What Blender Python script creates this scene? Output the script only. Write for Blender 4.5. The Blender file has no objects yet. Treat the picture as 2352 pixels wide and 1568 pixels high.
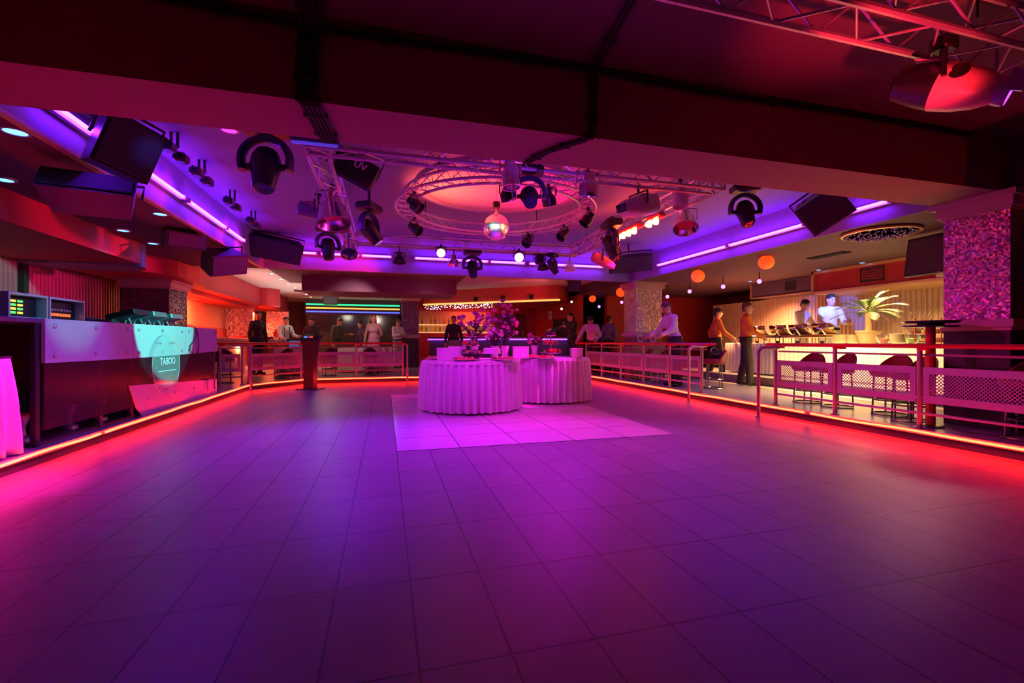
import bpy, math, random
import numpy as np
from mathutils import Vector, Matrix, Euler
R = math.radians
rnd = random.Random(7)
SC = bpy.context.scene
COL = SC.collection
YAW = R(15.48); FPX = 1052.0; EYE = 1.1
cT, sT = math.cos(YAW), math.sin(YAW)

# ---- survey helpers: turn a sight line of the photograph into a real point on a known plane / distance
def ray(px, py):
    a = (px - 1176) / FPX
    return Vector((a * cT + sT, -a * sT + cT, -(py - 784) / FPX))
def on_z(px, py, z):
    r = ray(px, py); return Vector((0, 0, EYE)) + r * ((z - EYE) / r.z)
def on_x(px, py, x):
    r = ray(px, py); return Vector((0, 0, EYE)) + r * (x / r.x)
def on_y(px, py, y):
    r = ray(px, py); return Vector((0, 0, EYE)) + r * (y / r.y)
def at(px, py, d):
    return Vector((0, 0, EYE)) + ray(px, py) * d

# ---- materials
MATS = {}
def mat(name, col, rough=0.5, metal=0.0, emit=None, es=0.0, var=0.12, scale=8.0, trans=0.0, alpha=1.0, bump=0.0, coat=0.0):
    if name in MATS: return MATS[name]
    m = bpy.data.materials.new(name); m.use_nodes = True
    nt = m.node_tree; b = nt.nodes['Principled BSDF']
    b.inputs['Roughness'].default_value = rough; b.inputs['Metallic'].default_value = metal
    b.inputs['Transmission Weight'].default_value = trans; b.inputs['Alpha'].default_value = alpha
    b.inputs['Coat Weight'].default_value = coat
    c4 = (col[0], col[1], col[2], 1)
    b.inputs['Base Color'].default_value = c4
    if emit is not None:
        b.inputs['Emission Color'].default_value = (emit[0], emit[1], emit[2], 1)
        b.inputs['Emission Strength'].default_value = es
    if var > 0:
        tc = nt.nodes.new('ShaderNodeTexCoord')
        n = nt.nodes.new('ShaderNodeTexNoise'); n.inputs['Scale'].default_value = scale; n.inputs['Detail'].default_value = 4
        nt.links.new(tc.outputs['Object'], n.inputs['Vector'])
        mx = nt.nodes.new('ShaderNodeMixRGB'); mx.blend_type = 'MIX'
        mx.inputs[1].default_value = tuple(c * (1 - var) for c in col) + (1,)
        mx.inputs[2].default_value = tuple(min(1, c * (1 + var)) for c in col) + (1,)
        nt.links.new(n.outputs['Fac'], mx.inputs[0]); nt.links.new(mx.outputs[0], b.inputs['Base Color'])
        if bump:
            bp = nt.nodes.new('ShaderNodeBump'); bp.inputs['Strength'].default_value = bump; bp.inputs['Distance'].default_value = 0.01
            nt.links.new(n.outputs['Fac'], bp.inputs['Height']); nt.links.new(bp.outputs[0], b.inputs['Normal'])
    MATS[name] = m
    return m
def N(nt, t, **kw):
    n = nt.nodes.new('ShaderNode' + t)
    for k, v in kw.items(): setattr(n, k, v)
    return n
def mth(nt, op, a, b=None, c=None):
    n = N(nt, 'Math', operation=op)
    for i, x in enumerate((a, b, c)):
        if x is None: continue
        if isinstance(x, (int, float)): n.inputs[i].default_value = x
        else: nt.links.new(x, n.inputs[i])
    return n.outputs[0]

# ---- mesh builder
class MB:
    def __init__(s): s.v = []; s.f = []; s.sm = []; s.mi = []; s.cur = 0
    def mark(s): return len(s.v)
    def xf(s, mk, M):
        for i in range(mk, len(s.v)): s.v[i] = tuple(M @ Vector(s.v[i]))
        return s
    def add(s, vs, fs, smooth=False):
        o = len(s.v); s.v += [tuple(v) for v in vs]
        for f in fs: s.f.append(tuple(i + o for i in f)); s.sm.append(smooth); s.mi.append(s.cur)
        return s
    def box(s, x0, x1, y0, y1, z0, z1):
        return s.add([(x0,y0,z0),(x1,y0,z0),(x1,y1,z0),(x0,y1,z0),(x0,y0,z1),(x1,y0,z1),(x1,y1,z1),(x0,y1,z1)],
              [(0,3,2,1),(4,5,6,7),(0,1,5,4),(1,2,6,5),(2,3,7,6),(3,0,4,7)])
    def rbox(s, x0, x1, y0, y1, z0, z1, b=0.01):
        """box with chamfered edges"""
        mk = s.mark()
        cx, cy, cz = (x0+x1)/2, (y0+y1)/2, (z0+z1)/2; hx, hy, hz = (x1-x0)/2, (y1-y0)/2, (z1-z0)/2
        b = min(b, hx*.9, hy*.9, hz*.9)
        def ring(z, i): return [(-hx+i+b,-hy+i,z),(hx-i-b,-hy+i,z),(hx-i,-hy+i+b,z),(hx-i,hy-i-b,z),(hx-i-b,hy-i,z),(-hx+i+b,hy-i,z),(-hx+i,hy-i-b,z),(-hx+i,-hy+i+b,z)]
        vs = ring(-hz, b*.8) + ring(-hz+b, 0) + ring(hz-b, 0) + ring(hz, b*.8)
        fs = [tuple(range(7,-1,-1)), tuple(range(24,32))]
        for k in range(3):
            for j in range(8):
                a = k*8+j; c = k*8+(j+1) % 8; fs.append((a, c, c+8, a+8))
        s.add(vs, fs); return s.xf(mk, Matrix.Translation((cx,cy,cz)))
    def prism(s, poly, z0, z1):
        n = len(poly)
        vs = [(p[0],p[1],z0) for p in poly] + [(p[0],p[1],z1) for p in poly]
        fs = [tuple(range(n-1,-1,-1)), tuple(range(n,2*n))] + [(i,(i+1)%n,(i+1)%n+n,i+n) for i in range(n)]
        return s.add(vs, fs)
    def tube(s, pts, r, n=8, closed=False, caps=True, sq=None):
        pts = [Vector(p) for p in pts]; L = len(pts)
        rs = r if isinstance(r, (list, tuple)) else [r]*L
        vs = []; up = None
        for i, p in enumerate(pts):
            if closed: t = (pts[(i+1)%L] - pts[i-1])
            else: t = pts[min(i+1,L-1)] - pts[max(i-1,0)]
            if t.length < 1e-9: t = Vector((0,0,1))
            t.normalize()
            if up is None:
                up = Vector((0,0,1)) if abs(t.z) < .9 else Vector((1,0,0))
            a = up - t*up.dot(t)
            if a.length < 1e-4: a = t.orthogonal()
            a.normalize(); b = t.cross(a); up = a
            for k in range(n):
                an = 2*math.pi*(k+.5)/n
                if sq: vs.append(p + a*math.cos(an)*rs[i]*sq[1] + b*math.sin(an)*rs[i]*sq[0])
                else: vs.append(p + a*math.cos(an)*rs[i] + b*math.sin(an)*rs[i])
        fs = []
        for i in range(L if closed else L-1):
            i2 = (i+1) % L
            for k in range(n):
                k2 = (k+1) % n; fs.append((i*n+k, i2*n+k, i2*n+k2, i*n+k2)[::-1])
        s.add(vs, fs, n > 4)
        if caps and not closed:
            o = len(s.v) - L*n
            s.f.append(tuple(o+k for k in range(n))); s.sm.append(False); s.mi.append(s.cur)
            s.f.append(tuple(o+(L-1)*n+k for k in range(n))[::-1]); s.sm.append(False); s.mi.append(s.cur)
        return s
    def lathe(s, prof, n=24, M=None, flat=False):
        mk = s.mark(); vs = []
        for r, z in prof:
            for k in range(n):
                an = 2*math.pi*k/n; vs.append((max(r,1e-4)*math.cos(an), max(r,1e-4)*math.sin(an), z))
        fs = []
        for i in range(len(prof)-1):
            for k in range(n):
                k2 = (k+1) % n; fs.append((i*n+k, i*n+k2, (i+1)*n+k2, (i+1)*n+k))
        s.add(vs, fs, not flat)
        o = len(s.v) - len(vs)
        for i, rev in ((0, True), (len(prof)-1, False)):
            if prof[i][0] > 1e-3:
                f = tuple(o+i*n+k for k in range(n)); s.f.append(f[::-1] if rev else f); s.sm.append(False); s.mi.append(s.cur)
        if M is not None: s.xf(mk, M)
        return s
    def ball(s, c, r, n=12, m=8):
        if not isinstance(r, (tuple, list)): r = (r,r,r)
        prof = [(math.sin(math.pi*i/m), -math.cos(math.pi*i/m)) for i in range(m+1)]
        return s.lathe(prof, n, Matrix.Translation(c) @ Matrix.Diagonal((r[0],r[1],r[2],1)))
    def mesh(s, name, mats, sharp=35):
        me = bpy.data.meshes.new(name); me.from_pydata(s.v, [], s.f)
        if not isinstance(mats, (list, tuple)): mats = [mats]
        for m in mats: me.materials.append(m)
        me.polygons.foreach_set('use_smooth', s.sm)
        if len(mats) > 1: me.polygons.foreach_set('material_index', s.mi)
        me.update()
        if any(s.sm): me.set_sharp_from_angle(angle=R(sharp))
        return me
    def build(s, name, mats, parent=None, loc=(0,0,0), rot=(0,0,0), label=None):
        return link(name, s.mesh(name, mats), parent, loc, rot, label)
def link(name, me, parent=None, loc=(0,0,0), rot=(0,0,0), label=None):
    o = bpy.data.objects.new(name, me); COL.objects.link(o)
    o.location = loc; o.rotation_euler = rot
    if parent: o.parent = parent
    if label: o['label'] = label
    return o
def tag(o, label, cat, group=None, kind=None):
    o['label'] = label; o['category'] = cat
    if group: o['group'] = group
    if kind: o['kind'] = kind
    return o
def thing(name, label, cat, loc=(0,0,0), rot=(0,0,0), group=None):
    o = bpy.data.objects.new(name, None); COL.objects.link(o); o.empty_display_size = .1
    o.location = loc; o.rotation_euler = rot if isinstance(rot, (tuple, list, Euler)) else (0,0,rot)
    return tag(o, label, cat, group)
KIDS = {}
def copy_tree(o, parent=None, loc=None, rot=None, label=None, group=None):
    c = o.copy(); COL.objects.link(c)
    if parent: c.parent = parent
    if loc is not None: c.location = loc
    if rot is not None: c.rotation_euler = rot if isinstance(rot, (tuple, list, Euler)) else (0,0,rot)
    if label: c['label'] = label
    if group: c['group'] = group
    for ch in [x for x in COL.objects if x.parent == o]: copy_tree(ch, c)
    return c
def struct(name, mb, m, label=None, parent=None):
    o = mb.build(name, m, parent)
    if parent is None:
        o['kind'] = 'structure'
        if label: o['label'] = label
    return o
def aim(d, roll_up='Y'):
    return Vector(d).to_track_quat('-Z', roll_up).to_euler()
def text_mesh(s, size, depth=0.002, bold=0.0):
    cu = bpy.data.curves.new('t', 'FONT'); cu.body = s; cu.size = size; cu.extrude = depth; cu.align_x = 'CENTER'; cu.align_y = 'CENTER'; cu.offset = bold
    o = bpy.data.objects.new('t', cu); COL.objects.link(o)
    bpy.context.view_layer.update()
    dg = bpy.context.evaluated_depsgraph_get()
    me = bpy.data.meshes.new_from_object(o.evaluated_get(dg)); bpy.data.objects.remove(o); bpy.data.curves.remove(cu)
    me.materials.clear()
    return me
def lamp(kind, name, loc, energy, col, d=None, size=.1, angle=60, blend=.5, sy=None, parent=None):
    l = bpy.data.lights.new(name, kind); l.energy = energy; l.color = col
    o = bpy.data.objects.new(name, l); COL.objects.link(o); o.location = loc
    if d is not None: o.rotation_euler = aim(d)
    if kind == 'SPOT': l.spot_size = R(angle); l.spot_blend = blend; l.shadow_soft_size = size
    elif kind == 'POINT': l.shadow_soft_size = size
    elif kind == 'AREA':
        l.size = size
        if sy: l.shape = 'RECTANGLE'; l.size_y = sy
    return o
# ================= materials
M_black = mat('black_satin', (.012,.012,.014), .35, var=.3)
M_blackm = mat('black_matte', (.02,.02,.022), .7, var=.3)
M_rubber = mat('black_rubber', (.015,.015,.015), .8, var=.2)
M_chrome = mat('brushed_aluminium', (.55,.53,.58), .4, .7, var=.06)
M_polish = mat('polished_steel', (.8,.8,.8), .12, 1.0, var=.04)
M_white = mat('white_plastic', (.75,.75,.75), .4, var=.05)
M_whitecloth = mat('white_cloth', (.72,.70,.70), .85, var=.06, scale=30)
M_creamcloth = mat('cream_cloth', (.68,.62,.48), .85, var=.06, scale=30)
M_ceil = mat('painted_plaster_white', (.27,.25,.27), .8, var=.05, scale=3)
M_lowceil = mat('painted_plaster_plum', (.10,.040,.075), .75, var=.06, scale=2)
M_ceildark = mat('painted_plaster_dark', (.13,.05,.07), .8, var=.08, scale=2)
M_beam = mat('painted_beam_red', (.30,.10,.13), .8, var=.06, scale=2)
M_beamface = mat('painted_beam_dark', (.10,.04,.05), .8, var=.1, scale=2)
M_redwall = mat('red_paint', (.42,.02,.025), .55, var=.12, scale=2)
M_redsoffit = mat('red_soffit_paint', (.55,.025,.05), .6, var=.08, scale=2)
M_bluewall = mat('dark_indigo_paint', (.10,.05,.12), .7, var=.1)
M_gold = mat('gold_trim', (.70,.48,.22), .4, .6, var=.08)
M_cap = mat('column_moulding_paint', (.55,.40,.38), .5, var=.06)
M_dkwood = mat('dark_stained_wood', (.05,.025,.03), .5, var=.4, scale=5)
M_rail = mat('red_lacquered_handrail', (.65,.03,.04), .28, .2, var=.06)
M_post = mat('brushed_steel_post', (.50,.44,.45), .38, .75, var=.08)
M_panelm = mat('grey_painted_sheet_metal', (.48,.42,.45), .45, .3, var=.06)
M_platform = mat('platform_grey_tile', (.34,.31,.32), .3, var=.15, scale=4)
M_riser = mat('riser_dark_board', (.06,.045,.05), .6, var=.2)
M_violet = mat('ultraviolet_tube_glow', (.8,.8,.9), .3, emit=(.17,.0105,1.0), es=62, var=0)
M_redled = mat('red_led_rope_glow', (.8,.3,.2), .3, emit=(1.0,.0125,.0035), es=62, var=0)
M_skin = mat('skin', (.55,.32,.23), .5, var=.08, scale=20)
M_hairdark = mat('dark_hair', (.02,.014,.012), .6, var=.3, scale=40)
M_eye = mat('eye_dark', (.02,.02,.02), .2, var=.1)
M_lips = mat('lips', (.45,.14,.13), .5, var=.1)
M_glass = mat('clear_glass', (.9,.92,.95), .03, trans=1.0, var=0)
M_terracotta = mat('cream_pot', (.30,.21,.12), .6, var=.15)
M_leaf = mat('palm_leaf', (.032,.075,.015), .5, var=.3, scale=6)
M_trunk = mat('palm_trunk', (.35,.22,.10), .8, var=.4, scale=25, bump=.5)
M_wicker = mat('wicker', (.42,.30,.2), .8, var=.3, scale=60)

def tile_mat(name, ox, oy, sx, sy, col, col2, rough, gw, gcol, bump=.15):
    m = bpy.data.materials.new(name); m.use_nodes = True; nt = m.node_tree; b = nt.nodes['Principled BSDF']
    tc = N(nt, 'TexCoord'); sp = N(nt, 'SeparateXYZ'); nt.links.new(tc.outputs['Object'], sp.inputs[0])
    u = mth(nt, 'DIVIDE', mth(nt, 'SUBTRACT', sp.outputs[0], ox), sx); v = mth(nt, 'DIVIDE', mth(nt, 'SUBTRACT', sp.outputs[1], oy), sy)
    def edge(w, s):
        f = mth(nt, 'FRACT', w); d = mth(nt, 'MINIMUM', f, mth(nt, 'SUBTRACT', 1.0, f))
        return mth(nt, 'MULTIPLY', d, s)
    e = mth(nt, 'MINIMUM', edge(u, sx), edge(v, sy))
    g = N(nt, 'MapRange', interpolation_type='SMOOTHSTEP'); g.inputs[1].default_value = gw*.5; g.inputs[2].default_value = gw
    nt.links.new(e, g.inputs[0])
    cb = N(nt, 'CombineXYZ'); nt.links.new(mth(nt, 'FLOOR', u), cb.inputs[0]); nt.links.new(mth(nt, 'FLOOR', v), cb.inputs[1])
    wn = N(nt, 'TexWhiteNoise', noise_dimensions='3D'); nt.links.new(cb.outputs[0], wn.inputs[0])
    no = N(nt, 'TexNoise'); no.inputs['Scale'].default_value = 3.0; no.inputs['Detail'].default_value = 7; no.inputs['Roughness'].default_value = .65
    mp = N(nt, 'Mapping'); mp.inputs['Scale'].default_value = (1.0,1.6,1)
    nt.links.new(tc.outputs['Object'], mp.inputs[0]); nt.links.new(mp.outputs[0], no.inputs['Vector'])
    fac = mth(nt, 'ADD', mth(nt, 'MULTIPLY', no.outputs['Fac'], .75), mth(nt, 'MULTIPLY', wn.outputs['Value'], .25))
    mx = N(nt, 'MixRGB'); mx.inputs[1].default_value = col + (1,); mx.inputs[2].default_value = col2 + (1,); nt.links.new(fac, mx.inputs[0])
    m2 = N(nt, 'MixRGB'); m2.inputs[1].default_value = gcol + (1,); nt.links.new(g.outputs[0], m2.inputs[0]); nt.links.new(mx.outputs[0], m2.inputs[2])
    nt.links.new(m2.outputs[0], b.inputs['Base Color'])
    nt.links.new(mth(nt, 'ADD', rough-.05, mth(nt, 'MULTIPLY', no.outputs['Fac'], .12)), b.inputs['Roughness'])
    bp = N(nt, 'Bump'); bp.inputs['Strength'].default_value = bump; bp.inputs['Distance'].default_value = .004
    nt.links.new(mth(nt, 'ADD', g.outputs[0], mth(nt, 'MULTIPLY', no.outputs['Fac'], .25)), bp.inputs['Height']); nt.links.new(bp.outputs[0], b.inputs['Normal'])
    return m
M_floor = tile_mat('stone_floor_tiles', .11, 1.55, .320, .608, (.19,.165,.20), (.33,.29,.34), .40, .006, (.05,.04,.05))  # violet light tinted slightly into the grey stone colours
M_inset = tile_mat('polished_inset_tiles', .11, 4.71, .64, .63, (.72,.70,.72), (.82,.80,.82), .12, .009, (.22,.2,.22), .05)
def ribbed_mat(name, axis, pitch, col, rough=.5):
    m = bpy.data.materials.new(name); m.use_nodes = True; nt = m.node_tree; b = nt.nodes['Principled BSDF']
    tc = N(nt, 'TexCoord'); sp = N(nt, 'SeparateXYZ'); nt.links.new(tc.outputs['Object'], sp.inputs[0])
    w = mth(nt, 'SINE', mth(nt, 'MULTIPLY', sp.outputs[axis], 2*math.pi/pitch))
    no = N(nt, 'TexNoise'); no.inputs['Scale'].default_value = 4
    mx = N(nt, 'MixRGB'); mx.inputs[1].default_value = tuple(c*.85 for c in col)+(1,); mx.inputs[2].default_value = col+(1,)
    nt.links.new(no.outputs['Fac'], mx.inputs[0]); nt.links.new(mx.outputs[0], b.inputs['Base Color'])
    b.inputs['Roughness'].default_value = rough
    return m
M_ribpink = ribbed_mat('ribbed_panel_pink', 1, .09, (.50,.16,.22))
M_ribtan = ribbed_mat('ribbed_panel_tan', 1, .1, (.52,.36,.26))
def sequin_mat(name, col, col2, cell):
    m = bpy.data.materials.new(name); m.use_nodes = True; nt = m.node_tree; b = nt.nodes['Principled BSDF']
    tc = N(nt, 'TexCoord'); sc = N(nt, 'VectorMath', operation='SCALE'); sc.inputs['Scale'].default_value = 1/cell
    nt.links.new(tc.outputs['Object'], sc.inputs[0])
    ad = N(nt, 'VectorMath', operation='ADD'); ad.inputs[1].default_value = (.37,.37,.37); nt.links.new(sc.outputs[0], ad.inputs[0])
    fl = N(nt, 'VectorMath', operation='FLOOR'); nt.links.new(ad.outputs[0], fl.inputs[0])
    wn = N(nt, 'TexWhiteNoise', noise_dimensions='3D'); nt.links.new(fl.outputs[0], wn.inputs[0])
    mx = N(nt, 'MixRGB'); mx.inputs[1].default_value = col+(1,); mx.inputs[2].default_value = col2+(1,)
    nt.links.new(wn.outputs['Value'], mx.inputs[0]); nt.links.new(mx.outputs[0], b.inputs['Base Color'])
    b.inputs['Metallic'].default_value = .75; b.inputs['Roughness'].default_value = .3
    ge = N(nt, 'NewGeometry'); s1 = N(nt, 'VectorMath', operation='SUBTRACT'); s1.inputs[1].default_value = (.5,.5,.5); nt.links.new(wn.outputs['Color'], s1.inputs[0])
    s2 = N(nt, 'VectorMath', operation='SCALE'); s2.inputs['Scale'].default_value = .6; nt.links.new(s1.outputs[0], s2.inputs[0])
    a2 = N(nt, 'VectorMath', operation='ADD'); nt.links.new(ge.outputs['Normal'], a2.inputs[0]); nt.links.new(s2.outputs[0], a2.inputs[1])
    nm = N(nt, 'VectorMath', operation='NORMALIZE'); nt.links.new(a2.outputs[0], nm.inputs[0]); nt.links.new(nm.outputs[0], b.inputs['Normal'])
    return m
M_seq = sequin_mat('sequin_mosaic', (.30,.10,.26), (.62,.36,.56), .018)
M_seqdark = sequin_mat('sequin_mosaic_dark', (.10,.05,.11), (.30,.18,.30), .022)
M_seqpale = sequin_mat('sequin_mosaic_pale', (.45,.34,.40), (.85,.7,.75), .02)
def perf_mat(name, col):
    m = bpy.data.materials.new(name); m.use_nodes = True; nt = m.node_tree; b = nt.nodes['Principled BSDF']
    b.inputs['Base Color'].default_value = col+(1,); b.inputs['Metallic'].default_value = .3; b.inputs['Roughness'].default_value = .5
    tc = N(nt, 'TexCoord'); sp = N(nt, 'SeparateXYZ'); nt.links.new(tc.outputs['Object'], sp.inputs[0])
    k = 1/.036
    p = mth(nt, 'SINE', mth(nt, 'MULTIPLY', mth(nt, 'ADD', sp.outputs[0], sp.outputs[2]), math.pi*k))
    q = mth(nt, 'SINE', mth(nt, 'MULTIPLY', mth(nt, 'SUBTRACT', sp.outputs[0], sp.outputs[2]), math.pi*k))
    h = mth(nt, 'GREATER_THAN', mth(nt, 'ABSOLUTE', mth(nt, 'MULTIPLY', p, q)), .42)
    tr = N(nt, 'BsdfTransparent'); ms = N(nt, 'MixShader'); out = nt.nodes['Material Output']
    nt.links.new(h, ms.inputs[0]); nt.links.new(b.outputs[0], ms.inputs[1]); nt.links.new(tr.outputs[0], ms.inputs[2]); nt.links.new(ms.outputs[0], out.inputs[0])
    return m
M_perf = perf_mat('perforated_sheet_metal', (.45,.38,.42))

# ================= the setting
XL, XR, YB = -2.95, 5.62, 12.9
def S(name, m, *boxes, label=None):
    mb = MB()
    for b in boxes: mb.box(*b)
    return struct(name, mb, m, label)
S('floor', M_floor, (-3.2,6.0,-3,13.3,-.1,0), label='grey stone tiled dance floor')
S('floor_inset', M_inset, (.11,3.31,4.71,9.75,0,.004), label='square of glossy pale tiles set into the dance floor')
def platform(name, poly, inner, label):
    mb = MB(); mb.cur = 1; mb.prism(inner, -.1, .09); mb.cur = 0; mb.prism(poly, .09, .14)
    o = mb.build(name, [M_platform, M_riser]); o['kind'] = 'structure'; o['label'] = label
platform('floor_left', [(-9,-3),(XL,-3),(XL,11.55),(-1.95,YB),(-1.95,24.5),(-9,24.5)], [(-9,-3),(XL-.04,-3),(XL-.04,11.56),(-1.97,YB+.05),(-1.95,24.5),(-9,24.5)], 'raised tiled platform left of the dance floor')
platform('floor_back', [(-1.95,YB),(XR,YB),(XR,24.5),(-1.95,24.5)], [(-1.95,YB+.04),(XR,YB+.04),(XR,24.5),(-1.95,24.5)], 'raised tiled platform behind the dance floor')
platform('floor_right', [(XR,-3),(14,-3),(14,24.5),(XR,24.5)], [(XR+.04,-3),(14,-3),(14,24.5),(XR+.04,24.5)], 'raised tiled platform right of the dance floor')
M_stepedge = mat('pale_step_edging', (.70,.66,.62), .4, var=.06)
S('floor_buffet', M_platform, (7.95,12,-3,11.6,.14,.32), label='second step up to the buffet')
S('trim_1', M_stepedge, (7.87,8.2,4.2,11.6,.315,.326), label='pale edging strip on the buffet step')
S('trim_2', M_stepedge, (7.5,7.75,4.2,11.6,.136,.145), label='pale tile strip in front of the buffet step')
M_darkstrip = mat('dark_tile_strip', (.12,.11,.11), .35, var=.15)
S('trim_3', M_darkstrip, (7.75,7.95,4.2,11.6,.135,.146), label='dark tile strip at foot of the buffet step')
# ceilings
ZL, ZH = 2.7, 3.3
CX0, CX1, CY0, CY1 = -2.56, 6.4, 3.9, 11.0
S('ceiling_left', M_ceildark, (-9,CX0,-3,11.12,ZL,ZH+.2), label='low dark ceiling over the booth side')
S('ceiling_right', M_lowceil, (CX1,14,-3,24.5,ZL,ZH+.2), label='low plum ceiling over the buffet side')
S('ceiling_beam', M_beam, (CX0,CX1,3.3,CY0,ZL,ZH+.2), label='wide crimson beam across the dance floor')
S('ceiling_near', M_ceildark, (CX0-.2,CX1+.2,-3,3.3,3.26,ZH+.2), label='dark red ceiling above the camera')
S('ceiling_coffer', M_ceil, (CX0-.2,CX1+.2,CY0-.1,CY1+.2,ZH,ZH+.2), label='raised ceiling lit violet over the dance floor')
S('wall_coffer', mat('coffer_wall_paint', (.32,.28,.33), .7, var=.06), (CX0,CX0+.02,CY0,CY1,ZL,ZH), (CX1-.02,CX1,CY0,CY1,ZL,ZH), (CX0,CX1,CY1,CY1+.12,ZL,ZH), label='violet lit sides of the raised ceiling')
S('ceiling_back', mat('painted_plaster_grey', (.62,.60,.58), .8, var=.05), (-9,CX1,CY1+.1,24.5,3.0,3.5), label='pale ceiling over the far bar')
S('ceiling_back_dark', M_ceildark, (-2.85,2.2,11.13,15.6,2.93,3.02), label='dark ceiling strip before the plum bulkhead')
S('ceiling_dropped_panel', mat('plum_bulkhead', (.22,.08,.16), .7, var=.08), (-2.2,2.05,13.6,15.2,2.5,3.0), label='plum bulkhead hanging under the far ceiling')
S('wall_coffer_trim', M_gold, (CX0-.03,CX0+.03,CY0,CY1,ZL-.03,ZL), label='slim moulding along left lower edge of the raised ceiling')
# outer walls
S('wall_back', mat('back_wall_dark', (.16,.04,.05), .6, var=.15), (-9,14,24,24.2,0,3.4), label='dark wall at the far end')
S('wall_left', M_ribpink, (-6.2,-6.0,-3,12.6,.1,3), label='wall behind the booth')
S('wall_right', mat('right_wall_dark', (.2,.05,.06), .6, var=.1), (12,12.2,-3,24,0,3.4), label='red wall behind the buffet')
S('wall_near', mat('near_wall_dark', (.06,.03,.035), .7, var=.1), (-9,14,-3.2,-3,0,3.5), label='dark wall behind the camera')
# ribbed pink panels behind the booth (real ribs)
def ribs(name, x, y0, y1, z0, z1, pitch, m, face=1, label=None):
    mb = MB(); n = int(round((y1-y0)/pitch)); prof = []
    for i in range(n):
        a = y0 + i*pitch
        prof += [(x, a), (x+face*.025, a+pitch*.12), (x+face*.03, a+pitch*.4), (x+face*.025, a+pitch*.68), (x, a+pitch*.8)]
    prof += [(x, y1), (x-face*.06, y1), (x-face*.06, y0)]
    if face < 0: prof = prof[::-1]
    mb.prism(prof[::-1] if False else prof, z0, z1)
    return struct(name, mb, m, label)
ribs('wall_booth_panel', -5.5, 9.0, 11.7, .14, 2.36, .09, M_ribpink, 1, 'pink ribbed wall panel behind the booth')
ribs('wall_booth_panel.001', -5.5, 5.0, 8.9, .14, 2.36, .09, M_ribpink, 1, 'pink ribbed wall panel left of the dark upright')
S('wall_booth_upright', M_blackm, (-5.56,-5.42,8.9,9.0,.14,2.5), label='dark upright between ribbed panels')
S('wall_booth_void', M_blackm, (-5.62,-5.58,-3,12.6,.14,2.7), label='dark backing behind ribbed panels')
# left soffit above the booth
mb = MB()
pts = [(-3.83,-3),(-3.83,8.75)]
mb.prism([(-9,-3),(-3.83,-3),(-3.83,8.8),(-9,8.8)], 2.36, 2.71)
struct('ceiling_soffit_booth', mb, M_redsoffit, 'red soffit band above the booth')
def arc(cx, cy, r, a0, a1, n): return [(cx+r*math.cos(R(a0+(a1-a0)*i/n)), cy+r*math.sin(R(a0+(a1-a0)*i/n))) for i in range(n+1)]
mb = MB(); mb.prism([(-9,8.82),(-3.83,8.82)] + arc(-4.53,8.82,.7,0,75,10)[1:] + [(-9,9.55)], 2.32, 2.71)
o = struct('ceiling_soffit_curve', mb, mat('soffit_end_lit_tint', (.34,.20,.34), .6, var=.06), 'rounded end of the booth soffit lit blue')  # blue light on the rounded end mixed into its colour
# big wavy red soffit toward far bar: fascia path
path = [(-4.7,9.6)] + [(-3.95-.3*math.cos(R(a))*0-.75*(1-math.sin(R(a))), 9.6+1.3*(1-math.cos(R(a)))) for a in (15,30,45,60,75,90)] + [(-3.95,11.6),(-4.05,12.2),(-4.22,12.7),(-4.25,18.0)] + arc(-4.22,18.5,.5,-90,60,8) + [(-4.1,19.1),(-4.1,22.0)]
mb = MB(); mb.prism(path + [(-8,22.0),(-8,9.6)], 2.38, 3.02)
struct('ceiling_soffit_red', mb, M_redsoffit, 'red angular soffit over the side bar')
mb = MB(); mb.prism([(-5.6,11.95)] + [(-4.3,12.0),(-4.55,12.9),(-4.6,17.9),(-4.35,18.1)] + [(-5.6,18.15)], 2.28, 2.38)
struct('ceiling_soffit_lip', mb, M_redsoffit, 'lower lip of the red soffit glowing from its cove')
S('wall_side_bar', mat('salmon_paint', (.55,.22,.14), .6, var=.1), (-5.5,-5.4,12.2,24,.14,2.6), label='salmon wall lit orange by the side bar')
S('wall_side_bar_dado', M_redwall, (-5.4,-5.36,12.2,24,.14,1.55), label='red lower half of the side bar wall')
S('wall_mosaic', M_seqpale, (-5.4,-4.55,18.2,18.4,1.3,2.35), label='salmon mosaic panel on the side bar return wall')
S('wall_mosaic.001', M_seqpale, (-4.75,-3.9,21.0,21.2,1.3,2.35), label='second salmon mosaic panel further back')
# columns
def column(name, x0, x1, y0, y1, zt, zb, m, lo, label, cap=.16):
    mb = MB(); mb.box(x0,x1,y0,y1,1.34,zt-.1); o = struct(name, mb, m, label)
    c = MB(); c.box(x0-.05,x1+.05,y0-.05,y1+.05,zt-cap,zt-.06); c.box(x0-.09,x1+.09,y0-.09,y1+.09,zt-.06,zt); c.box(x0-.02,x1+.02,y0-.02,y1+.02,zt-cap-.03,zt-cap)
    struct('capital', c, M_cap, None, o)
    c = MB(); c.box(x0-.05,x1+.05,y0-.05,y1+.05,1.26,1.34); c.box(x0-.02,x1+.02,y0-.02,y1+.02,1.22,1.26); struct('ledge', c, M_cap, None, o)
    c = MB(); c.box(x0,x1,y0,y1,zb,1.22); struct('plinth', c, lo, None, o)
    return o
column('column', 6.35,6.95,3.25,3.85,ZL,.14,M_seq,M_dkwood,'near square column clad in violet sequin mosaic')
column('column.001', 6.46,7.25,10.9,11.55,ZL,.14,M_seqpale,mat('olive_panel',(.22,.15,.06),.5,var=.15),'far square column of pale pink mosaic')
column('column.002', -5.12,-4.3,11.0,11.9,2.38,.14,M_seqdark,M_dkwood,'dark plum mosaic column behind the booth')
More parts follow.
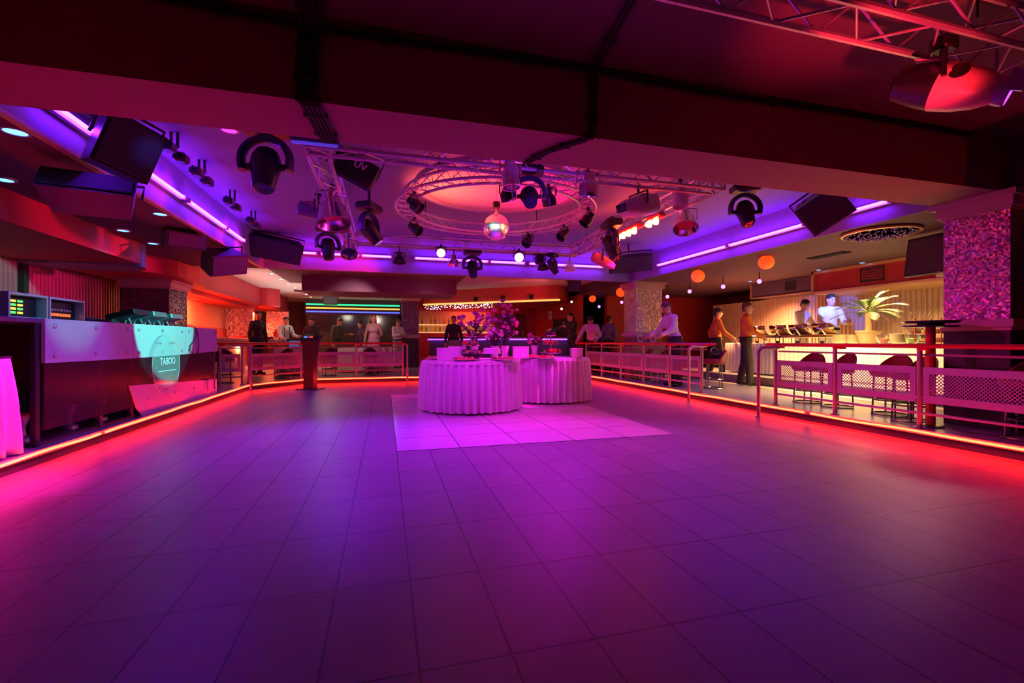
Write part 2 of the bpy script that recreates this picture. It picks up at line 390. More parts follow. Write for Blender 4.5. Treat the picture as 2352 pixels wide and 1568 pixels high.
column('column.003', .6,1.2,17.3,17.9,2.78,.14,M_seqdark,M_dkwood,'slim mosaic column by the far bar')
S('wall_column_head', M_bluewall, (.58,1.22,17.28,17.92,2.78,3.0), label='dark head of the slim far column')
# right bulkheads, ribbed wall
S('ceiling_bulkhead_red', M_redwall, (9.45,11.9,4.0,8.25,2.22,2.69), label='red bulkhead above the buffet')
S('trim_4', M_gold, (9.41,9.45,4.0,8.3,2.63,2.69), (9.41,9.46,4.0,8.27,2.19,2.23), (9.41,9.45,8.24,8.29,2.19,2.69), label='gold edging round the red bulkhead')
S('ceiling_bulkhead_plum', M_bluewall, (9.9,11.9,8.3,10.6,2.3,2.69), label='plum bulkhead section beyond the red one')
S('trim_5', M_gold, (9.87,9.91,8.3,10.6,2.28,2.31), (9.87,9.91,10.56,10.61,2.3,2.69), label='gold edging of the plum bulkhead')
ribs('wall_buffet_panel', 10.6, 3.5, 13.0, .32, 2.3, .10, M_ribtan, -1, 'tan ribbed wall behind the buffet')
S('trim_6', M_gold, (9.46,10.6,4.0,8.25,2.17,2.2), label='warm lit underside of the red bulkhead')
S('wall_far_right', M_redwall, (7.4,12,14.4,14.6,.14,2.7), label='dark red wall beyond the buffet')
# far bar walls
S('wall_bar', M_redwall, (1.2,6.6,19.2,19.4,.14,3.0), label='red wall behind the far bar')
S('wall_bar_side', M_redwall, (6.4,6.6,14.6,19.4,.14,3.0), label='red side wall right of the far bar')
mb = MB(); mb.prism([(1.45,17.6),(5.6,14.35),(6.3,15.2),(6.3,18.5),(1.6,20)], 2.5, 3.0)
struct('ceiling_canopy', mb, mat('red_canopy_paint',(.48,.06,.06),.6,var=.08), 'red canopy over the far bar')
mb = MB(); d0 = Vector((5.6-1.45,14.35-17.6,0)).normalized()
mb.tube([(1.4,17.58,2.49),(5.62,14.3,2.49)], .035, 6)
struct('trim_7', mb, mat('yellow_cove_glow',(.8,.6,.3),.4,emit=(1,.55,.12),es=1.1,var=0), 'yellow lit edge of the red canopy')
# camera
cam = bpy.data.cameras.new('Camera'); co = bpy.data.objects.new('Camera', cam); COL.objects.link(co)
co.location = (0,0,EYE); co.rotation_euler = (R(90),0,-YAW); cam.sensor_width = 36; cam.sensor_fit = 'HORIZONTAL'; cam.lens = FPX/2352*36
cam.clip_start = .05
SC.camera = co
SC.view_settings.view_transform = 'Standard'; SC.view_settings.look = 'None'; SC.view_settings.gamma = 1; SC.view_settings.use_curve_mapping = False
w = bpy.data.worlds.new('World'); SC.world = w; w.use_nodes = True
w.node_tree.nodes['Background'].inputs[0].default_value = (.02,.005,.02,1); w.node_tree.nodes['Background'].inputs[1].default_value = .3
# ================= red LED ropes on the platform edge
def rope(pts, label, amp=.008):
    mb = MB(); out = []
    for a, b in zip(pts, pts[1:]):
        a = Vector(a); b = Vector(b); n = max(2, int((b-a).length/.18))
        for i in range(n):
            p = a.lerp(b, i/n); p.z += amp*math.sin(p.x*5.1+p.y*4.3+1)*(.5+.5*math.sin(p.y*2+p.x)); out.append(p)
    out.append(Vector(pts[-1])); mb.tube(out, .011, 8)
    o = mb.build('led_rope', M_redled); tag(o, label, 'light strip', 'red led ropes round the dance floor'); return o
zr = .115; e = .014
rope([(XL+e,1.6,zr),(XL+e,5.9,zr)], 'glowing red light rope at foot of the pink curtain and booth, near left')
rope([(XL+e,6.0,zr),(XL+e,11.5,zr)], 'glowing red light rope along the booth from the break to the corner post')
rope([(XL+.05,11.62,zr),(-1.95+.01,YB-.02,zr),(XR-.05,YB-e,zr)], 'glowing red light rope along the far platform behind the lectern and tables')
rope([(XR-e,YB-.05,zr),(XR-e,5.05,zr)], 'glowing red light rope on the far right platform edge past the step opening')
rope([(XR-e,4.95,zr),(XR-e,.8,zr)], 'glowing red light rope under the near right railing')

# ================= ultraviolet tubes round the raised ceiling
UVG = 'ultraviolet tubes round the raised ceiling'
def uvtube(a, b, label):
    a = Vector(a); b = Vector(b); L = (b-a).length
    d = (b-a).normalized(); ang = math.atan2(d.y, d.x)
    t = thing('ultraviolet_tube', label, 'tube light', a, ang, UVG)
    mb = MB(); mb.tube([(.03,0,0),(L-.03,0,0)], .017, 10); mb.build('tube', M_violet, t)
    nside = -1 if abs(d.x) > .5 else (-1 if a.x < 0 else 1)   # towards the wall behind
    sgn = 1 if abs(d.x) > .5 else (1 if a.x < 0 else -1)
    mb = MB(); mb.box(0,L,sgn*.03 if sgn>0 else -.075,.075 if sgn>0 else -.03,-.03,.03); mb.build('batten', M_white, t)
    for x in (0, L): mb = MB(); mb.box(x-.012,x+.012,-.035 if sgn<0 else -.02,.035 if sgn>0 else .02,-.028,.028); mb.build('end_socket', M_white, t)
zt = 2.93; xo = CX0+.1
def yat(px, py): return on_x(px, py, xo).y
uvtube((xo,4.2,zt),(xo,4.88,zt), 'short glowing violet tube left of the hung dark speaker')
uvtube((xo,5.62,zt),(xo,6.72,zt), 'glowing violet tube on left coffer wall right beside the hung speakers')
uvtube((xo,6.86,zt),(xo,8.3,zt), 'glowing violet tube on left coffer wall under the small floodlights')
uvtube((xo,8.36,zt),(xo,9.3,zt), 'far glowing violet tube on left coffer wall, nearest the corner')
yb = CY1-.1; zb_ = 3.05
segs = [(690,728),(737,825),(830,900),(952,1062),(1066,1122),(1126,1206),(1215,1262),(1268,1385)]
nm = ['beside the wide black speaker', 'left of the lowest violet scanner', 'under the left par cans', 'below the orange lamp', 'behind the central hanging moving head', 'below the pink lamp', 'right of the pink lamp', 'next to the far right black speaker']
for (a, b), s in zip(segs, nm):
    pa = on_y(a, 590, yb); pb = on_y(b, 590, yb)
    uvtube((pa.x,yb,zb_),(pb.x,yb,zb_), 'glowing violet tube on the back coffer wall '+s)
xo2 = CX1-.1
for (a, b), s in zip([((1510,597),(1668,553)),((1674,551),(1845,503)),((1945,476),(2042,449))], ['farthest along right coffer wall','middle of right coffer wall, left of tilted speaker','right of the tilted speaker by the beam']):
    pa = on_x(*a, xo2); pb = on_x(*b, xo2)
    z = 2.93
    uvtube((xo2,pb.y,z),(xo2,pa.y,z), 'glowing violet tube '+s)

# ================= trusses
def truss_box(label, a, b, w=.2, h=.2, step=.25, three=False, group='aluminium lighting trusses'):
    a = Vector(a); b = Vector(b); L = (b-a).length; d = (b-a).normalized(); ang = math.atan2(d.y, d.x)
    t = thing('lighting_truss', label, 'truss', a, ang, group)
    cs = [(-w/2,0),(w/2,0),(w/2,h),(-w/2,h)]
    for y, z in cs: mb = MB(); mb.tube([(0,y,z),(L,y,z)], .022, 8); mb.build('chord', M_chrome, t)
    n = max(2, int(L/step))
    for k in range(4):
        (y0,z0),(y1,z1) = cs[k], cs[(k+1)%4]; pts = []
        for i in range(n+1):
            x = L*i/n; pts.append((x,y0,z0) if i%2==0 else (x,y1,z1))
        mb = MB(); mb.tube(pts, .009, 6); mb.build('zigzag_brace', M_chrome, t)
    for x in (0, L):
        mb = MB(); mb.tube([(x,y,z) for y, z in cs], .016, 6, closed=True); mb.build('end_frame', M_chrome, t)
    return t
ZT = 2.98
TX0, TX1, TY0, TY1 = -.65, 3.95, 4.86, 9.3
truss_box('aluminium box truss along the near side, just behind the crimson beam', (TX0-.1,TY0,ZT),(TX1+.1,TY0,ZT))
truss_box('aluminium box truss on the left, running back from the blue bar', (TX0,TY0+.13,ZT),(TX0,TY1-.13,ZT))
truss_box('aluminium box truss on the right with the red lit lamp bars', (TX1,TY0+.13,ZT),(TX1,TY1-.13,ZT))
truss_box('aluminium box truss across the back, behind the mirror ball', (TX0-.1,TY1,ZT),(TX1+.1,TY1,ZT))
truss_box('aluminium box truss near the camera holding the big red projector', (1.2,2.0,2.92),(4.0,2.0,2.92), .24, .24, .28)
truss_box('aluminium box truss turning back toward the camera from the projector truss', (3.99,1.86,2.92),(3.99,-.4,2.92), .24,.24,.28)
# truss hangers to the ceiling (threaded rods)
for i, (x, y, z1) in enumerate([(TX0,5.6,ZH),(TX0,8.6,ZH),(TX1,5.6,ZH),(TX1,8.6,ZH),(1.6,TY1,ZH),(1.4,2.0,3.26),(3.6,2.0,3.26)]):
    mb = MB(); mb.tube([(x,y,ZT+.18 if i<5 else 3.14),(x,y,z1)], .008, 6); o = mb.build('hanger_rod', M_black)
    tag(o, 'thin black hanger rod holding the truss '+['on the left near the beam','on the left near the back','on the right near the beam','on the right near the back','at the back behind the mirror ball','above the camera, left rod','above the camera, right rod'][i], 'rod')
# ring truss
RC = Vector((1.53,6.38,2.95)); RR = 1.40
t = thing('ring_truss', 'round aluminium ring truss circling the mirror ball', 'truss', RC)
def circ(r, z, n=72): return [(r*math.cos(2*math.pi*i/n), r*math.sin(2*math.pi*i/n), z) for i in range(n)]
for r, z in ((RR,0),(RR-.2,0),(RR-.1,.16)): mb = MB(); mb.tube(circ(r,z), .018, 8, closed=True); mb.build('ring_chord', M_chrome, t)
for (r0,z0),(r1,z1) in (((RR,0),(RR-.2,0)),((RR-.2,0),(RR-.1,.16)),((RR-.1,.16),(RR,0))):
    pts = []
    for i in range(72):
        a = 2*math.pi*i/72; r, z = ((r0,z0) if i%2==0 else (r1,z1)); pts.append((r*math.cos(a), r*math.sin(a), z))
    mb = MB(); mb.tube(pts, .007, 5, closed=True); mb.build('zigzag_brace', M_chrome, t)
for k in range(4):
    a = R(45+90*k); mb = MB(); mb.tube([((RR-.1)*math.cos(a),(RR-.1)*math.sin(a),.16),((RR-.1)*math.cos(a),(RR-.1)*math.sin(a),ZH-2.95)], .008, 6); mb.build('hanger_rod', M_black, t)
# round ceiling rose inside the ring
mb = MB(); mb.lathe([(1.02,-.02),(1.02,-.05),(1.12,-.05),(1.15,0)], 64); o = mb.build('trim_8', M_ceil, loc=(RC.x,RC.y,ZH)); o['kind'] = 'structure'; o['label'] = 'round plaster moulding on the raised ceiling'
# mirror ball
t = thing('mirror_ball', 'shining mirror ball hanging inside the ring truss', 'disco ball', (1.52,6.32,2.72))
mb = MB(); n = 20
prof = [(.185*math.sin(math.pi*i/n), -.185*math.cos(math.pi*i/n)) for i in range(n+1)]
mb.lathe(prof, 32, flat=True)
mb.build('mirror_sphere', mat('mirror_tiles', (.92,.92,.95), .22, 1.0, var=0), t)
mb = MB(); mb.lathe([(.03,.17),(.03,.2),(.012,.21),(.012,.26)], 12); mb.build('cap', M_chrome, t)
mb = MB(); mb.tube([(0,0,.25),(0,0,ZH-2.72)], .006, 6); mb.build('chain', M_chrome, t)
mb = MB(); mb.rbox(-.05,.05,-.04,.04,.27,.36); mb.build('motor', M_blackm, t)

# ================= hung fixtures.  Origin = hanging point
def lens_mat(name, col, es): return mat(name, (.5,.5,.55), .1, emit=col, es=es, var=0)
M_lensdark = mat('dark_lens_glass', (.02,.02,.05), .05, var=0, coat=1)
M_blue = mat('indigo_lacquer', (.05,.05,.22), .22, var=.1)
def rotm(d, up='Y'): return Vector(d).to_track_quat('-Z', up).to_matrix().to_4x4()
def moving_head(label, pos, d, s=1.0, yaw=0, drop=.1, body=None, lens=None, name='moving_head_spotlight'):
    body = body or M_black
    t = thing(name, label, 'stage light', pos, yaw, 'moving head lights')
    mb = MB()
    if drop > .02: mb.tube([(0,0,0),(0,0,-drop)], .02, 8); mb.rbox(-.05,.05,-.03,.03,-.06,.0); mb.build('clamp', M_blackm, t)
    z = -drop
    mb = MB(); mb.rbox(-.20*s,.20*s,-.13*s,.13*s,z-.11*s,z,.02); mb.build('base', body, t)
    z -= .11*s
    pts = []
    for i in range(13):
        a = R(180*i/12); pts.append((.215*s*math.cos(a)*1.0, 0, z-.02 - .22*s + .2*s*math.sin(a)))
    pts = [(.205*s,0,z-.33*s)] + pts + [(-.205*s,0,z-.33*s)]
    mb = MB(); mb.tube(pts, .045*s, 8, sq=(1.3,.8)); mb.build('yoke', mat('indigo_yoke', (.03,.03,.09), .3, var=.2), t)
    M = Matrix.Translation((0,0,z-.30*s)) @ rotm(d)
    mb = MB(); mb.lathe([(.05*s,.17*s),(.10*s,.15*s),(.125*s,.08*s),(.13*s,0),(.11*s,-.1*s),(.095*s,-.22*s),(.085*s,-.235*s)], 20, M)
    h = mb.build('head', body, t)
    mb = MB(); mb.lathe([(.001,-.236*s),(.05*s,-.242*s),(.08*s,-.236*s)][::-1], 20, M); mb.build('lens', lens or M_lensdark, h)
    mb = MB(); mb.tube([(-.17*s,0,z-.30*s),(.17*s,0,z-.30*s)], .03*s, 8); mb.build('pivot', M_blackm, t)
    return t
def par_can(label, pos, d, r=.1, L=.28, m=None, lens=None, drop=.12, flare=1.0, cap_r=.6, group='par cans on the trusses'):
    m = m or M_black
    t = thing('par_can_spotlight', label, 'stage light', pos, 0, group)
    mb = MB(); mb.tube([(0,0,.03),(0,0,-drop)], .012, 6); mb.rbox(-.02,.02,-.03,.03,-.01,.05); mb.build('clamp', M_blackm, t)
    dv = Vector(d).normalized(); side = dv.cross(Vector((0,0,1)))
    if side.length < .2: side = Vector((1,0,0))
    side.normalize(); c = Vector((0,0,-drop-r*1.25))
    mb = MB(); mb.tube([c+side*r*1.15, c+side*r*1.15+Vector((0,0,r*1.1)), Vector((0,0,-drop)), c-side*r*1.15+Vector((0,0,r*1.1)), c-side*r*1.15], .01, 6); mb.build('bracket', m, t)
    M = Matrix.Translation(c) @ rotm(dv)
    mb = MB(); mb.lathe([(r*cap_r*.6,L*.5),(r*cap_r,L*.46),(r*cap_r,L*.15),(r*.95,L*.02),(r,-L*.1),(r*flare,-L*.5),(r*flare*.93,-L*.5),(r*.9,-L*.2)], 20, M); b = mb.build('can', m, t)
    mb = MB(); mb.lathe([(.001,-L*.2),(r*.9,-L*.24)][::-1], 20, M); mb.build('lens', lens or M_lensdark, b)
    return t
def scanner(label, pos, d, L=.5, w=.2, h=.18, m=None, tip=None, drop=.1, group='scanner lights'):
    m = m or M_black
    t = thing('scanner_spotlight', label, 'stage light', pos, 0, group)
    mb = MB(); mb.tube([(0,0,0),(0,0,-drop-.02)], .015, 6); mb.rbox(-.04,.04,-.04,.04,-.03,.0); mb.build('clamp', M_blackm, t)
    M = Matrix.Translation((0,0,-drop-h*.7)) @ rotm(d)
    mb = MB(); mk = mb.mark()
    prof = [(-.35,.5,.5),(-.5,.42,.42),(-.5,-.1,-.1),(-.38,-.5,-.5)]
    secs = [(L*.5,.7,.7),(L*.42,1,1),(0,1.05,1.05),(-L*.35,.85,.8),(-L*.5,.6,.5)]
    n = 10; vs = []
    for z, a, b in secs:
        for k in range(n):
            an = 2*math.pi*(k+.5)/n; cx = math.copysign(abs(math.cos(an))**.5, math.cos(an)); cy = math.copysign(abs(math.sin(an))**.5, math.sin(an))
            vs.append((cx*w*.5*a, cy*h*.5*b, z))
    fs = [tuple(range(n))] + [(i*n+k,(i*n+(k+1)%n),((i+1)*n+(k+1)%n),((i+1)*n+k))[::-1] for i in range(len(secs)-1) for k in range(n)] + [tuple((len(secs)-1)*n+k for k in range(n))[::-1]]
    mb.add(vs, fs, True); mb.xf(mk, M); b = mb.build('housing', m, t)
    mb = MB(); mb.box(-w*.28,w*.28,-h*.2,h*.2,-L*.53,-L*.495); mb.xf(0, M); mb.build('mirror', tip or M_chrome, b)
    mb = MB()
    for k in range(4): mb.box(-w*.3,w*.3,h*.52,h*.545,L*(.05+.07*k),L*(.08+.07*k))
    mb.xf(0, M); mb.build('vent', M_rubber, b)
    mb = MB(); dv = M.to_3x3() @ Vector((1,0,0)); c = Vector((0,0,-drop-h*.7))
    mb.tube([c+dv*w*.58, c+dv*w*.58+Vector((0,0,h*.65)), c-dv*w*.58+Vector((0,0,h*.65)), c-dv*w*.58], .012, 6); mb.build('bracket', M_blackm, t)
    return t
# moving heads
MB_blue = mat('black_uv_light_tint', (.02,.02,.045), .25, var=.2)  # blue sheen of the ultraviolet light put into the black base colour
p = at(610,318,4.6); moving_head('large black moving head light hanging left of the blue bar', (p.x,p.y,3.3), (.05,-.35,-1), 1.1, R(-10), .0, MB_blue)
p = at(1222,380,5.0); moving_head('black moving head light under the near truss, above the mirror ball', (p.x,TY0,ZT+.06), (.05,-1,-.75), .8, R(-15), .0)
p = at(1712,425,5.65); moving_head('black moving head light at the right end of the near truss', (p.x,p.y,3.3), (0,-.5,-1), .82, R(-20), .27, MB_blue)
p = at(848,460,6.4); moving_head('black moving head light tilted sideways right of the left truss', (p.x,p.y,3.3), (.35,-.6,-.9), .9, R(60), .28, None, lens_mat('faint_violet_lens',(.3,.1,.8),.4))
moving_head('black moving head light low under the left truss, by the wide speaker', (TX0-.22,7.75,ZT), (0,-.2,-1), .85, R(30), .05)
moving_head('dark moving head light hanging from the back truss behind the mirror ball', (on_y(1085,560,TY1).x,TY1,ZT), (0,-.6,-1), .9, 0, .0)
moving_head('black moving head light on the right truss beside the red lamp bars', (TX1-.48,6.6,ZT+.1), (-.5,-.3,-1), 1.0, R(80), .06)
moving_head('small black moving head light at the far end of the right truss', (TX1-.5,TY1-.1,ZT), (.4,-.5,-1), .7, R(40), .0)
# par cans
M_chromepar = mat('polished_can', (.82,.80,.86), .16, 1.0, var=.03)
M_redlens = mat('red_gel', (.6,.05,.05), .3, var=0)
par_can('large chrome flood can on the left truss with flared mouth', (TX0+.02,6.0,ZT), (.15,-.25,-1), .16, .44, M_chromepar, M_redlens, .04, 1.3)
par_can('small chrome par can below the flared one on the left truss', (TX0+.05,6.9,ZT), (.2,-.5,-1), .10, .25, M_chromepar, M_redlens, .06)
par_can('chrome par can at far end of left truss by the back tubes', (TX0+.02,8.7,ZT), (.1,-.6,-.8), .13, .3, M_chromepar, M_lensdark, .05, 1.15)
p = at(1166,390,5.0); par_can('tall chrome par can under the near truss beside the centre moving head', (p.x,TY0-.14,ZT+.08), (.05,-.1,-1), .10, .34, M_chromepar, M_lensdark, .03)
p = at(1350,400,5.15); par_can('chrome par can hanging right of centre under the near truss', (p.x,TY0-.14,ZT+.06), (.0,.25,-1), .12, .26, M_chromepar, M_redlens, .03)
par_can('chrome flood can on the right truss with red lit rim', (TX1+.0,5.4,ZT+.04), (-.25,-.45,-1), .13, .30, M_chromepar, M_redlens, .10, 1.3)
par_can('white par can at near end of the right truss', (TX1-.32,5.05,ZT+.16), (-.1,-.1,-1), .1, .3, mat('pale_enamel',(.7,.6,.7),.4,var=.05), M_redlens, .06)
for k, (a, dz, dv) in enumerate([(205,0,(.6,-.3,-.6)),(262,0,(.3,.3,-1)),(285,0,(.3,.3,-.9)),(338,0,(-.6,.1,-.7)),(148,0,(.7,-.5,-.6)),(52,0,(-.5,-.5,-.8)),(20,0,(-.7,-.2,-.6))]):
    x, y = RC.x+(RR-.1)*math.cos(R(a)), RC.y+(RR-.1)*math.sin(R(a))
    par_can('small black par can on the ring truss '+['at its left end','at its near left','at its near right','at its right end','at its far left','at its far right','on the right side'][k], (x,y,2.95), dv, .085, .2, M_black, M_lensdark, .03)
M_ol = lens_mat('orange_lamp_glow', (1.0,.35,.04), 30); M_pl = lens_mat('pink_lamp_glow', (1.0,.12,.45), 30)
p = on_y(1013,548,TY1-.15); par_can('par can glowing orange on the back truss left of the mirror ball', (p.x,p.y,ZT), (p.x*-.12,-1,-.32), .09, .2, M_black, M_ol, .0)
p2 = on_y(1192,556,TY1-.15); par_can('par can glowing hot pink on the back truss right of the mirror ball', (p2.x,p2.y,ZT), (-.25,-1,-.3), .1, .2, M_black, M_pl, .0)
# small clear lamps hanging before the back tubes
for k, px in enumerate((917,1040,1097,1242,1302)):
    p = on_y(px,580,TY1+.25); par_can('small hanging spot before the back tubes, '+['leftmost, dark bell','second, pink glass','third, below the back moving head','fourth, dark bell right of the pink lamp','rightmost, pale body'][k], (p.x,TY1+(.1 if k != 2 else .5),ZT), (0,-.15,-1), .09, .2, [M_blackm,M_chromepar,M_chromepar,M_blackm,mat('pale_enamel',(.7,.6,.7),.4)][k], M_redlens, .1, 1.5)
# scanners
scanner('grey scanner light with red lit belly on the left truss', (TX0-.18,6.35,ZT+.02), (1,-.25,-.2), .5, .22, .2, mat('grey_enamel',(.16,.14,.2),.4,var=.1), M_redlens, .1)
scanner('large violet lit scanner light under the near truss on the right', (2.98,4.98,ZT+.02), (-1,-.25,-.25), .56, .26, .24, mat('silver_enamel',(.55,.5,.6),.35,.3,var=.06), M_lensdark, .08)
scanner('scanner light with orange end below the red lamp bars', (TX1-.35,7.15,ZT-.1), (.9,-.5,-.55), .42, .2, .18, mat('tan_enamel',(.5,.22,.2),.4,var=.1), mat('amber_panel',(.8,.5,.25),.4,var=.1), .28)
scanner('small dark scanner light on the back truss near the right corner', (on_y(1240,550,TY1).x,TY1,ZT), (-.3,-1,-.2), .4, .22, .2, M_blackm, M_lensdark, .0)
# big projector near camera
t = thing('projector_spotlight', 'big red and black projector light glowing violet, on the truss near the camera', 'stage light', (3.3,2.0,2.9))
M = Matrix.Translation((0,0,-.24)) @ rotm((.50,-.81,-.46))
mb = MB(); mb.tube([(0,0,.05),(0,0,-.08)], .02, 8); mb.rbox(-.06,.06,-.05,.05,-.02,.06); mb.build('clamp', M_black, t)
def shell(secs, n=20):
    vs = []
    for z, a, b, oy in secs:
        for k in range(n):
            an = 2*math.pi*k/n; vs.append((a*math.cos(an), oy+b*math.sin(an), z))
    fs = [tuple(range(n))] + [((i*n+k),(i*n+(k+1)%n),((i+1)*n+(k+1)%n),((i+1)*n+k))[::-1] for i in range(len(secs)-1) for k in range(n)] + [tuple((len(secs)-1)*n+k for k in range(n))[::-1]]
    return vs, fs
mb = MB(); mb.add(*shell([(.26,.05,.05,0),(.24,.10,.10,0),(.1,.135,.13,0),(.02,.14,.135,0)]), True); mb.xf(0,M); b = mb.build('rear_housing', M_black, t)
mb = MB(); mb.add(*shell([(.03,.143,.138,0),(-.08,.135,.13,0),(-.18,.11,.105,0),(-.25,.075,.07,0)]), True); mb.xf(0,M); f = mb.build('front_shell', mat('red_cream_enamel',(.72,.42,.36),.35,var=.05), t)
mb = MB()
for a in (60,95,130): mb.box(-.006,.006,.128,.14,.06,.2); mb.xf(len(mb.v)-8, Matrix.Rotation(R(a-90),4,'Z'))
mb.xf(0,M); mb.build('cooling_slot', M_chrome, b)
for a in (-150, 20):
    mb = MB(); mb.lathe([(.02,.0),(.05,.0),(.05,.008),(.04,.012),(.001,.013)], 20, Matrix.Rotation(R(a),4,'Z') @ Matrix.Translation((.133,0,-.05)) @ Matrix.Rotation(R(78),4,'Y')); mb.xf(0,M); mb.build('emblem', M_black, f)
mb = MB(); mb.lathe([(.075,-.25),(.08,-.3),(.07,-.31),(.065,-.28)], 20, M); nz = mb.build('nozzle', mat('violet_plastic',(.3,.15,.5),.3,var=.05), t)
mb = MB(); mb.lathe([(.001,-.285),(.066,-.283)][::-1], 20, M); mb.build('lens', lens_mat('projector_lens_glow',(.45,.12,1.0),25), nz)
mb = MB(); mb.box(-.08,.08,.085,.095,-.4,-.27); mb.box(.075,.085,-.02,.09,-.36,-.28); mb.xf(0,M); mb.build('barn_door', mat('violet_plastic',(.3,.15,.5),.3), t)
mb = MB(); mb.tube([M@Vector((.16,0,0)), M@Vector((.16,0,0))+Vector((0,0,.15)), Vector((0,0,-.06)), M@Vector((-.16,0,0))+Vector((0,0,.15)), M@Vector((-.16,0,0))], .014, 8); mb.build('bracket', M_black, t)
# blue bar at left end of near truss
p = at(728,338,4.5)
t = thing('hanging_light_bar', 'long indigo lamp bar at the left end of the near truss', 'stage light', (p.x,TY0-.2,p.z), 0)
mb = MB(); mb.rbox(-.2,.22,-.05,.05,-.045,.05); mb.build('housing', mat('indigo_bar',(.06,.06,.35),.3,var=.1), t)
mb = MB(); mb.tube([(-.19,-.02,-.05),(.21,-.02,-.05)], .018, 8); mb.build('tube', mat('blue_tube_dim',(.1,.1,.6),.2,emit=(.12,.06,1),es=.5,var=0), t)
mb = MB(); mb.tube([(.1,0,.05),(.1,.2,.05)], .012, 6); mb.build('clamp', M_blackm, t)
# red flame-like lamp bars on right truss
M_redlamp = lens_mat('red_lamp_glow', (1,.10,.03), 26)
for k, (y0, y1, s) in enumerate(((5.75,6.1,'nearer, two lamps'),(6.35,7.05,'farther, four lamps'))):
    t = thing('lamp_bar', 'bar of glowing red lamps along the right truss, '+s, 'stage light', (TX1-.12,y0,ZT-.06), 0, 'red lamp bars')
    mb = MB(); L = y1-y0; mb.rbox(-.05,.05,0,L,-.02,.03); mb.build('housing', mat('red_enamel',(.5,.03,.03),.35,var=.1), t)
    n = 2 if k == 0 else 4
    for i in range(n):
        y = L*(i+.5)/n; mb = MB(); mb.lathe([(.02,0),(.05,-.06),(.055,-.09),(.045,-.1),(.001,-.105)], 14, Matrix.Translation((-.03,y,-.02)) @ Matrix.Rotation(R(25),4,'Y')); mb.build('bulb', M_redlamp, t)
    mb = MB(); mb.tube([(.02,.05,.03),(.05,.05,.08)], .01, 6); mb.tube([(.02,L-.05,.03),(.05,L-.05,.08)], .01, 6); mb.build('clamp', M_blackm, t)

# small floodlights along the left coffer wall
for k, (px, py) in enumerate(((352,378),(412,412),(470,462),(517,498))):
    y = (5.6,6.35,7.5,8.6)[k]
    t = thing('hanging_floodlight', 'small black twin floodlight on left coffer ceiling '+['behind the hung speaker','second from the hung speaker','third from the hung speaker','nearest the back corner'][k], 'stage light', (CX0+.42,y,ZH), 0, 'twin floodlights on the left')
    mb = MB(); mb.tube([(-.03,0,0),(-.03,0,-.16)], .014, 6); mb.tube([(.03,0,0),(.03,0,-.16)], .014, 6); mb.build('post', M_blackm, t)
    mb = MB(); mb.tube([(-.02,-.22,-.16),(-.02,.22,-.16)], .014, 6); mb.build('crossbar', M_blackm, t)
    for s in (-.16,.16):
        mb = MB(); mb.rbox(-.06,.06,s-.08,s+.08,-.26,-.16,.02); h = mb.build('lamp_box', M_black, t)
        mb = MB(); mb.box(.055,.064,s-.06,s+.06,-.245,-.175); mb.build('lens', M_lensdark, h)

# ================= loudspeakers
M_grille = mat('speaker_grille', (.03,.02,.04), .6, var=.5, scale=120)
def speaker(label, loc, rot, w, h, d, cab=None, wedge=.75, bracket=None, group='black loudspeakers under the ceiling'):
    t = thing('hanging_loudspeaker', label, 'speaker', loc, rot, group)
    mb = MB(); b = .012
    mb.prism([(-w/2,-d/2),(w/2,-d/2),(w/2*wedge,d/2),(-w/2*wedge,d/2)], -h/2, h/2); c = mb.build('cabinet', cab or M_blackm, t)
    mb = MB(); mb.rbox(-w/2+.02,w/2-.02,-d/2-.018,-d/2-.001,-h/2+.02,h/2-.02,.006); mb.build('grille', M_grille, t)
    mb = MB(); mb.rbox(-w*.3,-w*.3+.05,d*.1,d*.3,h/2-.001,h/2+.008,.004); mb.build('handle', M_rubber, c)
    if bracket is not None:
        mb = MB(); x = w/2+.02
        mb.tube([(-x,0,0),(-x,0,h/2+.07),(x,0,h/2+.07),(x,0,0)], .014, 6); mb.tube([(0,0,h/2+.07),(0,0,h/2+.07+bracket)], .018, 8); mb.build('bracket', M_black, t)
    return t
p = at(280,338,3.85); speaker('big dark speaker hung at the left coffer edge by the beam', p, (R(14),R(14),R(46)), .40,.44,.36, M_black, .8, .1)
p = at(212,447,4.1); speaker('wide speaker lit blue on its front, hung below the left coffer edge', p, (R(-38),0,R(14)), .66,.26,.28, mat('black_lit_blue',(.04,.035,.09),.4,var=.2), .8, .05)  # blue light on this cabinet tinted into its black
p = at(510,600,7.6); speaker('black speaker tilted at the far left corner, over the red soffit', p, (R(25),R(-12),R(48)), .62,.34,.4, M_blackm, .7, .05)
p = at(632,570,9.3); speaker('wide black speaker on a yoke bracket at the back left corner of the raised ceiling', p, (R(22),R(8),R(14)), .98,.42,.4, M_blackm, .85, .22)
p = at(1445,604,10.3); speaker('long black speaker on a bracket at the back right corner of the raised ceiling', p, (R(15),R(-4),R(-22)), .95,.36,.4, M_blackm, .8, .18)
p = at(1893,478,6.0); speaker('violet lit speaker tilted on the right coffer edge, gold seam at its foot', p, (R(28),R(-30),R(-62)), .52,.42,.42, mat('black_lit_violet',(.06,.045,.12),.4,var=.15), .85, .03)  # cabinet black carries the violet light as a tint
p = at(1318,648,12.4); speaker('small dark speaker under the far ceiling right of the red canopy', p, (R(20),0,R(-20)), .35,.45,.3, M_blackm, .8, .05)
p = at(760,690,17.0); speaker('small dark projector-like speaker near the coloured light bars', p, (0,0,0), .5,.3,.35, M_blackm, .8, .15)
p = at(335,508,6.2) ; p = at(418,508,6.6); speaker('low dark speaker hung under the ceiling below the left violet tubes', (p.x,p.y,2.56), (R(10),0,R(40)), .5,.22,.35, M_blackm, .8, None)
